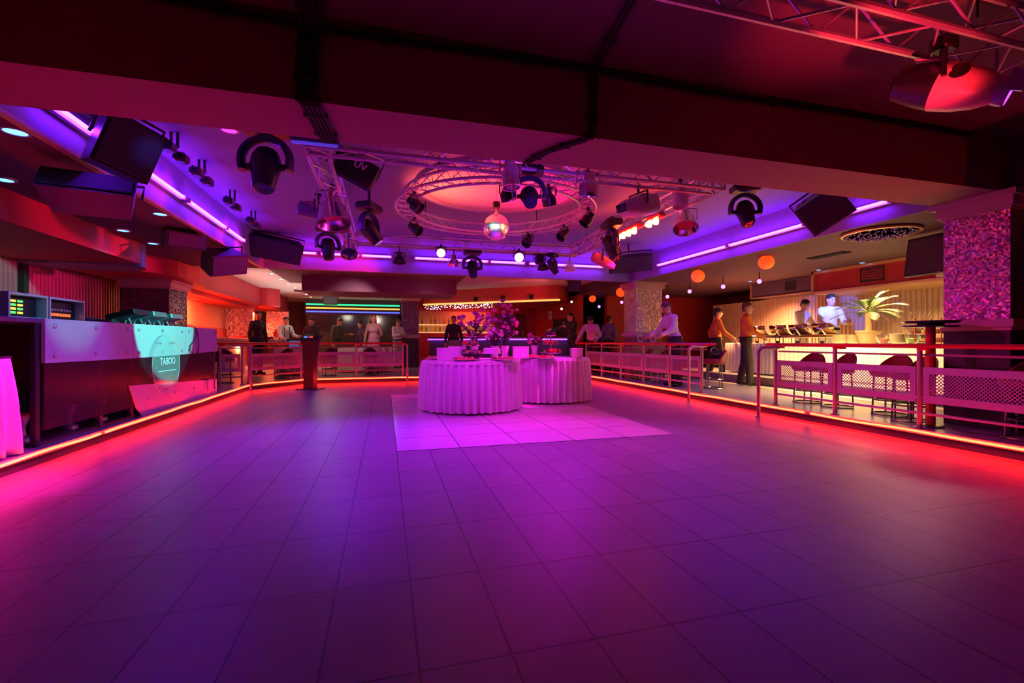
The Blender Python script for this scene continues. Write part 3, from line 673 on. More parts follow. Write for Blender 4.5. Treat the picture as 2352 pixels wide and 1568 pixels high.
# UV blacklight box
p = at(818,388,5.35)
t = thing('blacklight_box', 'black lamp box lettered UV, hung beside the left truss', 'stage light', p, (R(25),R(22),R(14)))
mb = MB(); mb.rbox(-.24,.24,-.13,.13,-.15,.15,.03); b = mb.build('housing', M_black, t)
o = link('lettering', text_mesh('UV', .11, .001, .001), b, (.02,-.1315,.06), (R(90),0,0)); o.data.materials.append(mat('pale_print',(.7,.65,.85),.5,var=0))
mb = MB(); mb.box(-.2,.2,-.11,.11,-.158,-.149); mb.build('lens', M_lensdark, b)
mb = MB(); mb.tube([(-.25,0,0),(-.25,0,.22),(.25,0,.22),(.25,0,0)], .014, 6); mb.tube([(0,0,.22),(.02,-.05,.28)], .016, 6); mb.build('bracket', M_blackm, t)

# ================= ceiling fittings
M_bluelens = mat('blue_downlight_glow', (.3,.5,1), .2, emit=(.06,.28,1.0), es=6, var=0)
M_whitelens = mat('cool_downlight_glow', (.8,.9,1), .2, emit=(.65,.75,1.0), es=12, var=0)
M_purplelens = mat('purple_spot_glow', (.8,.5,1), .2, emit=(.6,.12,1.0), es=5, var=0)
def downlight(loc, label, lens, r=.06, group=None):
    t = thing('downlight', label, 'ceiling light', loc, 0, group)
    mb = MB(); mb.lathe([(r*1.35,0),(r*1.3,-.012),(r,-.014),(r*.95,0)], 20); mb.build('rim', M_chrome, t)
    mb = MB(); mb.lathe([(.001,-.016),(r*.7,-.014),(r,-.008)][::-1], 20); mb.build('lens', lens, t)
    return t
for k, (px, py) in enumerate(((35,300),(10,411),(283,528),(352,558),(368,490))):
    p = on_z(px,py,2.7); downlight((p.x,p.y,2.7), 'blue glowing downlight in the low left ceiling '+['nearest the camera','at the left picture edge above the soffit','above the red soffit, below the blue speaker','by the rounded end of the soffit','under the left violet tubes'][k], M_bluelens, .07, 'blue downlights on the left')
p = on_z(527,297,3.3); downlight((p.x,p.y,3.3), 'pink glowing lamp on the raised ceiling beside the large moving head', mat('pink_downlight_glow',(1,.3,.8),.3,emit=(1,.03,.7),es=2.5,var=0), .07)
for k in range(9):
    downlight((-3.05,14.1+1.16*k,3.0), 'white downlight in the row over the side bar, '+['nearest','second','third','fourth','fifth','sixth','seventh','eighth','farthest'][k]+' of nine', M_whitelens, .05, 'row of white downlights')
for k, (px, py, z) in enumerate(((1723,662,2.69),(1880,657,2.3),(1980,614,2.69))):
    p = on_x(px,py,9.3); downlight((p.x,p.y,2.7 if k!=1 else 2.7), 'small blue downlight over the buffet side '+['farthest left','above the chefs','right, near the television'][k], M_bluelens, .045, 'blue downlights over the buffet')
M_lant = mat('orange_lantern_glow', (.9,.3,.1), .5, emit=(1.0,.055,.003), es=1.4, var=0)
for k, (px, py, r, d, s) in enumerate(((1760,602,17,8.6,'nearest and highest'),(1603,634,15,10.0,'left of the nearest one'),(1426,671,11,13.2,'just left of the pale column'),(1361,686,8,15.5,'farthest, over the man in the white shirt'))):
    c = at(px,py,d); rr = r/FPX*d
    t = thing('round_lantern', 'glowing orange round lantern, '+s, 'lantern', c, 0, 'orange round lanterns')
    mb = MB(); mb.ball((0,0,0), (rr,rr,rr*.95), 20, 14); mb.build('globe', M_lant, t)
    zc = (2.7 if c.x > CX1 or c.y < 11.1 else 3.0) - c.z
    if zc > 0: mb = MB(); mb.tube([(0,0,rr*.9),(0,0,zc)], .005, 5); mb.build('cord', M_black, t)
for k, (px, py, d) in enumerate(((1744,646,10.5),(1661,658,11.3),(1584,669,12.2),(1533,681,13.0),(1428,694,15.0),(1401,698,16.0),(1376,704,17.0))):
    c = at(px,py,d); zc = 2.7 if c.x > CX1 else 3.0
    t = thing('spot_lamp', 'small violet glowing spot lamp, '+['first','second','third','fourth','fifth','sixth','seventh'][k]+' from the buffet going back', 'ceiling light', (c.x,c.y,c.z), 0, 'violet spot lamps in a row')
    dv = (Vector((0,0,1.1))-c).normalized()
    mb = MB(); mb.lathe([(.03,.1),(.05,.08),(.055,0),(.05,-.02)], 14, rotm(dv)); h = mb.build('housing', M_black, t)
    mb = MB(); mb.ball(dv*.015, .05, 12, 8); mb.build('lens', M_purplelens, h)
    mb = MB(); mb.tube([(0,0,.04),(0,0,max(.1,zc-c.z))], .01, 6); mb.build('stem', M_black, t)
# oval crystal lamp
c = on_z(1972,527,2.7)
t = thing('crystal_ceiling_lamp', 'large round crystal ceiling lamp with gold rim over the right platform', 'ceiling light', (6.95,5.0,2.7))
mb = MB(); mb.lathe([(.44,0),(.47,-.015),(.47,-.04),(.44,-.045),(.43,0)], 40); mb.build('rim', M_gold, t)
mb = MB()
for i in range(260):
    a = rnd.random()*6.283; r = .42*math.sqrt(rnd.random()); z = -.03-.10*(1-(r/.43)**2)*rnd.random()
    mb.ball((r*math.cos(a),r*math.sin(a),z), .012, 6, 4)
o = mb.build('crystal_beads', mat('violet_crystal',(.5,.4,.8),.1,.6,var=0), t); o['kind'] = 'stuff'
mb = MB(); mb.lathe([(.001,-.02),(.43,-.02)][::-1], 40); mb.build('backplate', mat('plate_dark',(.08,.05,.12),.5,var=.1), t)
# ceiling panel light at very top, vents
t = thing('ceiling_panel', 'pink edged square fitting in the near ceiling at the top picture edge', 'ceiling light', (.46,2.5,3.26))
mb = MB(); mb.tube([(-.17,-.24,-.02),(.17,-.24,-.02),(.17,.24,-.02),(-.17,.24,-.02)], .03, 8, closed=True, sq=(1.2,.7)); mb.build('frame', mat('pink_plastic_frame',(.7,.25,.35),.4,emit=(1,.05,.25),es=.12,var=.05), t)
mb = MB(); mb.box(-.15,.15,-.22,.22,-.02,-.002); mb.build('panel', M_blackm, t)
def vent(loc, rot, w, h, label):
    t = thing('air_vent', label, 'vent', loc, rot)
    mb = MB(); mb.tube([(-w/2,0,-h/2),(w/2,0,-h/2),(w/2,0,h/2),(-w/2,0,h/2)], .014, 4, closed=True); mb.build('frame', M_blackm, t)
    for i in range(5): mb = MB(); z = -h/2+h*(i+.5)/5; mb.box(-w/2,w/2,-.012,.004,z-.006,z+.006); mb.build('slat', M_blackm, t)
vent((CX0+.055,4.62,3.1), R(90), .6, .24, 'ribbed vent on the coffer wall left of the hung speaker')
vent((9.44,6.95,2.45), R(90), .46, .26, 'dark vent in the red bulkhead')
vent((7.9,6.6,2.69), (R(90),0,R(90)), .7, .2, 'dark slot vent in the plum ceiling')
vent((9.89,9.3,2.5), R(90), .3, .2, 'dark vent on the plum bulkhead')
# television
t = thing('television', 'flat television hung from the ceiling beside the near column', 'television', at(2165,580,6.5), (R(-8),0,R(-96)))
w2, h2 = .50, .29
mb = MB(); mb.rbox(-w2,w2,-.03,.03,-h2,h2,.012); b = mb.build('case', M_black, t)
mb = MB(); mb.box(-w2+.03,w2-.03,-.034,-.029,-h2+.03,h2-.03); mb.build('screen', mat('tv_screen',(.10,.07,.08),.12,var=0), b)
mb = MB(); mb.tube([(0,.04,.1),(0,.05,.62)], .02, 8); mb.rbox(-.1,.1,.03,.06,-.05,.15); mb.build('mount', M_black, t)
mb = MB(); mb.rbox(-.012,.012,-.036,-.03,-h2+.008,-h2+.02,.001); mb.build('badge', M_chrome, b)
t = thing('wall_box', 'small cream box fixed under the television on the red bulkhead', 'box', (9.43,5.75,2.38))
mb = MB(); mb.rbox(-.03,.02,-.07,.07,-.14,.14); mb.build('case', M_creamcloth, t); mb = MB(); mb.rbox(-.035,-.029,-.04,.04,-.06,.06,.002); mb.build('cover', M_white, t)
# cable bundles on the beam
def cables(label, pts, n=4, sp=.03, ax=(1,0,0)):
    t = thing('hanging_cable_bundle', label, 'cables', pts[0], 0, 'cable bundles on the beam')
    o0 = Vector(pts[0])
    for k in range(n):
        mb = MB(); off = Vector(ax)*sp*(k-(n-1)/2); mb.tube([Vector(p)-o0+off for p in pts], .013, 6); mb.build('cable', M_rubber, t)
    for p, q in zip(pts, pts[1:]):
        m_ = (Vector(p)+Vector(q))/2-o0; w_ = sp*n/2+.01; mb = MB(); a = Vector(ax)
        mb.tube([m_-a*w_, m_+a*w_], .018, 6); mb.build('tie', M_rubber, t)
g = .016
cables('thick black cable bundle running down the beam face, left', [(-.45,1.2,3.24),(-.45,3.0,3.24),(-.48,3.28,3.2),(-.5,3.28,2.95),(-.5,3.28,2.72),(-.48,3.3,2.68),(-.45,3.6,2.68),(-.42,3.88,2.68)], 5, .028)
cables('thin black cable pair running down the beam face right of centre', [(1.35,1.5,3.24),(1.5,2.6,3.24),(1.57,3.28,3.22),(1.57,3.28,2.95),(1.56,3.28,2.72),(1.5,3.32,2.68),(1.3,3.6,2.68),(1.2,3.88,2.68)], 2, .035)
cables('black cables tacked along the top of the beam face', [(-2.5,3.28,3.2),(-1.5,3.28,3.21),(-.5,3.28,3.18),(.5,3.28,3.2),(1.5,3.28,3.22),(2.6,3.28,3.2),(4.0,3.28,3.22),(5.8,3.28,3.22)], 2, .03, (0,0,1))
# ================= railings.  Local x runs along the rail, z=0 on the platform top
def railing(label, a, b, posts, over=(0,0), panels=True, zb=.14, lower=True, bar=True, ends=()):
    a = Vector(a); b = Vector(b); L = (b-a).length; d = (b-a).normalized(); ang = math.atan2(d.y,d.x)
    t = thing('railing', label, 'railing', (a.x,a.y,zb), ang, 'red topped steel railings round the dance floor')
    H = .91
    mb = MB(); mb.tube([(-over[0],0,H),(L+over[1],0,H)], .036, 10, sq=(1.15,.75)); mb.build('handrail', M_rail, t)
    if bar:
        mb = MB(); mb.tube([(0,.06,H-.10),(L,.06,H-.10)], .014, 6); mb.build('upper_bar', M_post, t)
    if lower: mb = MB(); mb.tube([(0,0,.17),(L,0,.17)], .016, 8); mb.build('lower_bar', M_post, t)
    for x in posts:
        mb = MB(); mb.tube([(x,0,0),(x,0,H-.02)], .026, 10); mb.lathe([(.05,0),(.05,.012),(.028,.016)], 14, Matrix.Translation((x,0,0))); p = mb.build('post', M_post, t)
        mb = MB(); mb.rbox(x-.02,x+.10,-.03,.08,H-.05,H-.02,.01); mb.build('bracket', M_rail, p)
    xs = sorted(posts)
    if panels:
        for x0, x1 in zip(xs, xs[1:]):
            if x1-x0 < .3: continue
            x0 += .035; x1 -= .035; z0, z1 = .29, .68; y = 0; q = .075
            mb = MB(); mb.box(x0,x1,-.008,.008,z1-q,z1); mb.box(x0,x1,-.008,.008,z0,z0+q); mb.box(x0,x0+q*.8,-.008,.008,z0+q,z1-q); mb.box(x1-q*.8,x1,-.008,.008,z0+q,z1-q)
            p = mb.build('panel_frame', M_panelm, t)
            mb = MB(); mb.box(x0+q*.8,x1-q*.8,-.003,.0,z0+q,z1-q); mb.build('perforated_sheet', M_perf, p)
            mb = MB(); mb.tube([(x0-.02,0,z0+.05),(x0,0,z0+.05)], .012, 6); mb.tube([(x1,0,z0+.05),(x1+.02,0,z0+.05)], .012, 6); mb.build('panel_clip', M_post, p)
    return t
RX = XR+.08
yy_ = lambda *ys: ys
railing('long railing on the far right platform edge, from the tables to the step opening', (RX,12.4,0), (RX,7.25,0), [0,1.0,2.05,3.1,4.1,5.1], (.6,.3))
railing('railing on the near right in front of the stools and buffet', (RX,5.62,0), (RX,.7,0), [0,.95,1.94,2.94,3.94,4.9], (.15,.1))
railing('railing at the far left behind the lectern', (-1.95,YB+.09,0), (.5,YB+.09,0), [0,1.2,2.42], (.05,.05))
railing('angled railing at the far left corner post', (-2.98,11.62,0), (-2.02,YB+.02,0), [0,1.5], (.1,.05))
railing('short railing between the booth end and the corner post', (-3.75,11.4,0), (-3.05,11.45,0), [.25,.68], (.2,.03))
# hooked grab rails at the steps
def grab(label, x, y, dx):
    t = thing('grab_rail', label, 'railing', (x,y,0))
    mb = MB(); pts = [(0,0,0),(0,0,.92)] + [(dx*(.09-.09*math.cos(R(a))), 0, .92+.09*math.sin(R(a))) for a in (20,45,70,90)] + [(dx*.36,0,1.01)]
    mb.tube(pts, .024, 10); mb.build('hooked_tube', M_post, t)
    mb = MB(); mb.lathe([(.05,0),(.05,.01),(.026,.014)], 14); mb.build('floor_flange', M_post, t)
grab('hooked steel grab rail at far side of the step opening', 5.36, 7.22, 1)
grab('hooked violet lit grab rail at near side of the step opening', 5.24, 5.47, 1)
grab('steel grab post on the floor at the far left corner', -2.84, 11.2, -1)
grab('steel grab post at right end of the far left railing', .58, 12.72, -.1)

# ================= stools
M_seat = mat('red_leatherette', (.30,.02,.03), .35, var=.15)
M_seatdark = mat('dark_leatherette', (.09,.02,.03), .4, var=.15)
M_dkmetal = mat('dark_chrome', (.3,.28,.28), .25, 1.0, var=.08)
def stool(label, x, y, rot, m=None, zb=.14, group='round based bar stools', metal=None):
    metal = metal or M_dkmetal
    t = thing('bar_stool', label, 'stool', (x,y,zb), rot, group); m = m or M_seat
    mb = MB(); mb.lathe([(.001,.50),(.19,.50),(.215,.53),(.22,.57),(.2,.60),(.12,.615),(.001,.617)], 24); mb.build('seat', m, t)
    pts = []; n = 14; vs = []
    for i in range(n+1):
        a = R(200+140*i/n); f = math.sin(math.pi*i/n); 
        for r, z in ((.205,.56),(.225,.56),(.235,.60+.19*f),(.20,.60+.19*f)): vs.append((r*math.cos(a), r*math.sin(a), z))
    fs = [(i*4+k, i*4+(k+1)%4, (i+1)*4+(k+1)%4, (i+1)*4+k) for i in range(n) for k in range(4)] + [(0,3,2,1),(n*4,n*4+1,n*4+2,n*4+3)]
    mb = MB(); mb.add(vs, fs, True); mb.build('backrest', m, t)
    for k in range(4):
        a = R(45+90*k); mb = MB(); mb.tube([(.17*math.cos(a),.17*math.sin(a),.51),(.19*math.cos(a),.19*math.sin(a),.015)], .011, 8); mb.build('leg', metal, t)
    for r, z, nm in ((.195,.014,'floor_ring'),(.182,.2,'foot_ring')):
        mb = MB(); mb.tube([(r*math.cos(R(15*i)), r*math.sin(R(15*i)), z) for i in range(24)], .012, 6, closed=True); mb.build(nm, metal, t)
    return t
s0 = stool('red bar stool behind the near right railing, leftmost of five', 6.38, 5.68, R(100))
def dup(src, label, x, y, rot, zb=.14): return copy_tree(src, None, (x,y,zb), rot, label)
dup(s0, 'red bar stool second from the left behind the near right railing', 6.36, 5.18, R(80))
dup(s0, 'red bar stool third from the left, before the bright buffet front', 6.36, 4.45, R(95))
dup(s0, 'red bar stool fourth from the left, beside the near column', 6.10, 4.02, R(75))
dup(s0, 'red bar stool at the right picture edge, before the dark column foot', 6.05, 2.95, R(100))
dup(s0, 'red bar stool standing free past the right railing end', 6.47, 7.91, R(60))
for k, (y, s) in enumerate(((7.72,'nearest the step opening'),(9.35,'second from the step opening'),(10.05,'third from the step opening'),(11.15,'fourth from the step opening'),(11.9,'farthest, by the white shirted man'))):
    if k: dup(s0, 'red bar stool behind the far right railing, '+s, 6.15, y, R(95-7*k))
s1 = stool('dark bar stool at the far left between booth end and rail post', -3.55, 11.85, R(200), M_seatdark)
dup(s1, 'dark bar stool behind the angled left railing', -2.55, 13.0, R(150))
dup(s1, 'dark bar stool behind the lectern railing, left', -1.5, 13.6, R(170))
dup(s1, 'dark bar stool behind the lectern railing, right', -.4, 13.6, R(190))
# bag on the free stool
t = thing('handbag', 'dark handbag with silver trim on the free red stool', 'bag', (6.47,7.91,.14+.617), R(20))
mb = MB(); mb.rbox(-.15,.15,-.06,.06,0,.14,.04); b = mb.build('pouch', M_black, t)
mb = MB(); mb.tube([(.12*math.cos(R(a)),0,.13+.09*math.sin(R(a))) for a in range(0,181,20)], .01, 6); mb.build('handle', M_chrome, t)
mb = MB(); mb.rbox(-.12,.12,-.066,-.058,.08,.095,.002); mb.build('trim', M_chrome, b)

# ================= lectern
p = on_z(713,893,0)
t = thing('lectern', 'black tapering lectern on a flat plate at the far left of the floor', 'lectern', (p.x,p.y,0), -YAW)
mb = MB(); mb.lathe([(.16,.02),(.15,.5),(.19,1.0),(.24,1.16)], 4, Matrix.Rotation(R(45),4,'Z')); mb.build('column', M_black, t)
mb = MB(); mb.rbox(-.26,.26,-.2,.2,0,.02,.006); mb.build('base_plate', M_black, t)
mb = MB(); mb.rbox(-.24,.24,-.2,.2,-.015,.015,.006); mb.xf(0, Matrix.Translation((0,0,1.18)) @ Matrix.Rotation(R(14),4,'X')); mb.build('top', M_blackm, t)
t2 = thing('sound_mixer', 'small mixer with blue and red lit display on the lectern', 'mixer', (p.x,p.y,1.205), -YAW)
mb = MB(); mb.rbox(-.13,.13,-.1,.1,0,.05,.008); mb.xf(0, Matrix.Rotation(R(14),4,'X')); b = mb.build('case', M_black, t2)
for k, (x, c) in enumerate(((-.06,(.1,.3,1)),(.06,(1,.08,.06)))):
    mb = MB(); mb.box(x-.045,x+.045,-.104,-.098,.008,.04); mb.xf(0, Matrix.Rotation(R(14),4,'X')); mb.build('display', mat('display_%d' % k, c, .3, emit=c, es=1.2, var=0), b)

# ================= DJ booth
BX = -3.04
M_acryl = mat('frosted_white_acrylic', (.62,.62,.68), .25, var=.04)
M_tint = mat('tinted_glass', (.06,.02,.04), .22, var=0, alpha=.55)
M_tint.node_tree.nodes['Principled BSDF'].inputs['Specular IOR Level'].default_value = .2
t = thing('dj_booth', 'long dj booth with bolted white panels over dark glass', 'dj booth', (BX,5.2,.14))
L = 4.45
mb = MB(); mb.rbox(-.75,.0,-1.6,L,1.13,1.17,.01); mb.build('countertop', mat('booth_top',(.16,.12,.2),.4,var=.1), t)
def acr(y0, y1, zl0, zl1, zt0, zt1):
    mb = MB(); mb.add([(.0,y0,zl0),(.0,y1,zl1),(.0,y1,zt1),(.0,y0,zt0),(.03,y0,zl0),(.03,y1,zl1),(.03,y1,zt1),(.03,y0,zt0)],[(3,2,1,0),(4,5,6,7),(0,1,5,4),(1,2,6,5),(2,3,7,6),(3,0,4,7)])
    pnl = mb.build('front_panel', M_acryl, t)
    for y in (y0+.12,(y0+y1)/2,y1-.12):
        for f in (.16,.84):
            z = zl0+(zt0-zl0)*f; mb = MB(); mb.lathe([(.022,.03),(.022,.042),(.012,.048),(.001,.049)], 12, Matrix.Translation((0,y,z)) @ Matrix.Rotation(R(90),4,'Y')); mb.build('bolt', M_chrome, pnl)
acr(.0,1.52,.76,.75,1.17,1.18); acr(1.53,3.05,.75,.76,1.18,1.19); acr(3.06,L,.76,.78,1.19,1.19)
mb = MB(); mb.box(-.005,.012,.02,L-.02,.14,.80); mb.build('glass_front', M_tint, t)
mb = MB(); mb.box(.013,.03,1.45,L,.02,.36); mb.xf(0, Matrix.Identity(4))
mb = MB(); mb.add([(.013,1.45,.42),(.013,1.62,.12),(.013,1.75,.0),(.013,L,.0),(.013,L,.26),(.03,1.45,.42),(.03,1.62,.12),(.03,1.75,.0),(.03,L,.0),(.03,L,.26)],[(4,3,2,1,0),(5,6,7,8,9),(0,1,6,5),(1,2,7,6),(2,3,8,7),(3,4,9,8),(4,0,5,9)]); lp = mb.build('kick_panel', M_acryl, t)
for y in (1.9,2.7,3.4,4.2):
    mb = MB(); mb.lathe([(.018,.03),(.018,.04),(.001,.044)], 12, Matrix.Translation((0,y,.2)) @ Matrix.Rotation(R(90),4,'Y')); mb.build('bolt', M_chrome, lp)
for y in (-.02,.95,1.6,2.9,L-.03):
    mb = MB(); mb.rbox(-.06,-.01,y-.03,y+.03,0,1.13 if y > 0 else 1.15,.008); mb.build('upright', M_dkwood if y < 0 else mat('booth_upright',(.2,.06,.08),.4,var=.1), t)
mb = MB(); mb.box(-.72,-.68,-1.6,L,0,1.13); mb.build('back_board', M_dkwood, t)
mb = MB(); mb.box(-.68,-.02,0,L,.0,.03); mb.build('floor_board', mat('booth_floor',(.12,.04,.05),.4,var=.2), t)
mb = MB(); mb.box(-.72,-.0,L-.03,L,.0,1.13); mb.build('end_panel', M_acryl, t)
mb = MB(); mb.box(-.66,-.62,-1.6,-.05,.1,1.1); mb.build('recess_board', mat('indigo_board',(.05,.06,.22),.5,var=.1), t)
# things seen behind the glass
M_pedred = mat('red_pedestal', (.45,.05,.05), .4, var=.1)
for k, (y, s) in enumerate(((.12,'nearest the curtain'),(.78,'middle'),(1.32,'right, beside the white kick panel'))):
    t2 = thing('pedestal', 'small hourglass pedestal behind the booth glass, '+s, 'pedestal', (BX-.22,5.2+y,.17), 0, 'pedestals behind the booth glass')
    mb = MB(); mb.lathe([(.08,.0),(.08,.03),(.035,.06),(.028,.13),(.06,.22),(.075,.24),(.001,.24)], 18); mb.build('stem', M_chrome, t2)
    mb = MB(); mb.lathe([(.085,.24),(.085,.26),(.001,.262)], 18); mb.build('plate', M_pedred, t2)
for k, (y, r) in enumerate(((.42,.12),(1.05,.11))):
    t2 = thing('gear_bag', 'crumpled black gear bag behind the booth glass, '+['left','right'][k], 'bag', (BX-.3,5.2+y,.17))
    mb = MB(); mb.ball((0,0,r*.75), (r*.9,r*1.5,r*.75), 14, 8); b = mb.build('sack', M_blackm, t2)
    mb = MB(); mb.tube([(.02,-r,.1),(.03,-r*.5,r*1.6),(.03,r*.5,r*1.6),(.02,r,.1)], .012, 6); mb.build('strap', M_rubber, t2)
t2 = thing('socket_box', 'small white lit box in the kick panel at the booth end', 'box', (BX+.035,9.25,.30))
mb = MB(); mb.rbox(0,.06,-.07,.07,-.07,.13,.008); b = mb.build('case', M_white, t2); mb = MB(); mb.rbox(.0,.06,.085,.12,-.07,.13,.008); mb.build('flap', M_black, t2)
# round clear sign
t2 = thing('round_sign', 'round clear acrylic sign engraved TABOO, fixed to the booth front', 'sign', (BX+.075,7.52,.78), (R(90),0,R(90)))
mb = MB(); mb.lathe([(.001,-.004),(.42,-.004),(.425,0),(.42,.004),(.001,.004)], 56); mb.build('disc', mat('sign_acrylic',(.75,.85,.85),.08,var=0,alpha=.16), t2)
mb = MB(); mb.tube([(.42*math.cos(R(6*i)),.42*math.sin(R(6*i)),0) for i in range(60)], .004, 5, closed=True); mb.build('edge', mat('sign_edge',(.6,.7,.7),.2,var=0), t2)
me = text_mesh('TABOO', .135, .001, .001); o = link('lettering', me, t2, (.02,.04,.006)); me.materials.append(mat('frosted_engraving',(.9,.9,.92),.6,var=0))
mb = MB(); mb.box(-.26,.26,-.095,-.085,.004,.007); mb.build('underline', mat('frosted_engraving',(.75,.75,.78),.5), t2)
for x, y in ((-.2,.3),(.2,.3),(0,-.36)): mb = MB(); mb.lathe([(.016,-.03),(.016,.012),(.001,.014)], 10, Matrix.Translation((x,y,0))); mb.build('standoff', M_chrome, t2)
# curtain
t2 = thing('curtain', 'pink lit white cloth hung over the booth recess, near left', 'curtain', (XL-.06,3.55,.16), 0)
vs = []; fs = []; n = 60; mrows = 14
for j in range(mrows+1):
    z = .80*(1-j/mrows); f = j/mrows
    for i in range(n+1):
        u = i/n; y = u*(1.22+.10*math.sin(f*1.6)); am = .012+.035*f
        x = am*math.sin(u*46+.8*math.sin(f*3+u*5))+am*.5*math.sin(u*21+1); vs.append((x,y,z))
for j in range(mrows):
    for i in range(n): a = j*(n+1)+i; fs.append((a,a+1,a+n+2,a+n+1))
mb = MB(); mb.add(vs, fs, True); o = mb.build('drape', M_whitecloth, t2); md = o.modifiers.new('Solidify','SOLIDIFY'); md.thickness = .006
mb = MB(); mb.tube([(0,0,.81),(0,1.25,.81)], .01, 6); mb.build('hem_rod', M_blackm, t2)
# rack cases on the counter
M_case = mat('flight_case_edge', (.6,.66,.66), .35, .4, var=.06)  # teal light on the case edges put into the metal colour
def rack(label, y, w, kind):
    t = thing('rack_case', label, 'equipment case', (BX-.38,y,1.31), 0, 'open rack cases on the booth'); h = .24; d = .36
    mb = MB(); mb.box(-d/2,d/2,0,w,0,.02); mb.box(-d/2,d/2,0,w,h-.02,h); mb.box(-d/2,d/2,0,.02,.02,h-.02); mb.box(-d/2,d/2,w-.02,w,.02,h-.02); mb.box(-d/2,-d/2+.02,.02,w-.02,.02,h-.02); mb.build('case', M_case, t)
    mb = MB(); mb.box(-d/2+.03,d/2-.08,.03,w-.03,.03,h-.04); u = mb.build('unit', M_black, t)
    if kind == 0:
        for r in range(4):
            for c in range(3):
                mb = MB(); y0 = .06+c*w*.17; mb.box(d/2-.08,d/2-.075,y0,y0+w*.12,.05+r*.036,.07+r*.036); mb.build('indicator', mat('green_led' if (r+c)%2 else 'yellow_led', (.1,1,.1) if (r+c)%2 else (1,.9,.1), .3, emit=(.1,1,.15) if (r+c)%2 else (1,.8,.05), es=1.0, var=0), u)
    else:
        for c in range(9):
            y0 = .05+c*(w-.14)/9; mb = MB(); mb.box(d/2-.08,d/2-.075,y0,y0+.03,.055,.085); mb.build('indicator', mat('red_led',(1,.2,.05),.3,emit=(1,.16,.03),es=1.2,var=0), u)
            mb = MB(); mb.lathe([(.012,0),(.012,.015),(.001,.016)], 8, Matrix.Translation((d/2-.08,y0+.015,.12)) @ Matrix.Rotation(R(90),4,'Y')); mb.build('knob', M_chrome, u)
rack('teal lit rack case with green and yellow lights, left of the two', 5.14, .5, 0)
rack('teal lit rack case with red lights and knobs, right of the two', 5.66, .56, 1)
# mixing desk wedge, cd players
t2 = thing('covered_mixer', 'low wedge shaped black desk unit between rack cases and cd players', 'mixer', (BX-.4,6.32,1.31))
mb = MB(); mb.add([(-.25,0,0),(.25,0,0),(.25,.62,0),(-.25,.62,0),(-.25,.06,.12),(.2,.1,.04),(.2,.56,.04),(-.25,.58,.12)],[(3,2,1,0),(4,5,6,7),(0,1,5,4),(1,2,6,5),(2,3,7,6),(3,0,4,7)]); b = mb.build('body', mat('indigo_black',(.03,.03,.07),.35,var=.2), t2)
mb = MB(); mb.rbox(.15,.22,.12,.5,.03,.05,.005); mb.build('front_lip', M_rubber, b)
for k, (y, s) in enumerate(((7.15,'left, dark'),(7.68,'middle, teal lit'),(8.25,'right, teal lit'))):
    t2 = thing('disc_player', 'disc player on a tilted stand at the booth, '+s, 'disc player', (BX-.3,y,1.31), 0, 'disc players on the booth')
    M = Matrix.Translation((0,0,.11)) @ Matrix.Rotation(R(-16),4,'Y')
    mb = MB(); mb.rbox(-.17,.17,0,.42,0,.075,.01); mb.xf(0,M); b = mb.build('body', M_black if k == 0 else mat('steel_lit_teal',(.35,.4,.42),.3,.6,var=.1), t2)  # lit players have the teal light tinted into their steel
    mb = MB(); mb.lathe([(.11,.075),(.11,.09),(.09,.098),(.001,.098)], 24, M @ Matrix.Translation((.02,.21,0))); mb.build('jog_wheel', M_black, b)
    mb = MB(); mb.box(-.15,-.08,.1,.32,.075,.08); mb.xf(0,M); mb.build('display', M_lensdark, b)
    for yy in (.06,.36):
        mb = MB(); mb.tube([(.1,yy,0),(.06,yy,.1)], .012, 6); mb.build('stand_leg', M_chrome, t2)
        mb = MB(); mb.tube([(-.12,yy,0),(-.1,yy,.13)], .012, 6); mb.build('stand_leg', M_chrome, t2)
t2 = thing('audio_cable', 'thin black cable curling down over the teal lit booth panel', 'cable', (BX+.06,8.55,1.31))
mb = MB(); mb.tube([(-.2,-.1,.05),(-.05,0,.06),(.0,.03,.0),(.0,.05,-.1),(.0,-.02,-.2),(.0,-.18,-.28),(.0,-.2,-.36),(.0,-.05,-.42),(.0,.1,-.40),(.0,.16,-.3),(.0,.12,-.1),(-.01,.1,.0),(-.15,.1,.05)], .007, 6); o = mb.build('cord', M_rubber, t2)
mb = MB(); mb.tube([(-.23,-.1,.05),(-.2,-.1,.05)], .012, 8); mb.build('plug', M_blackm, t2)

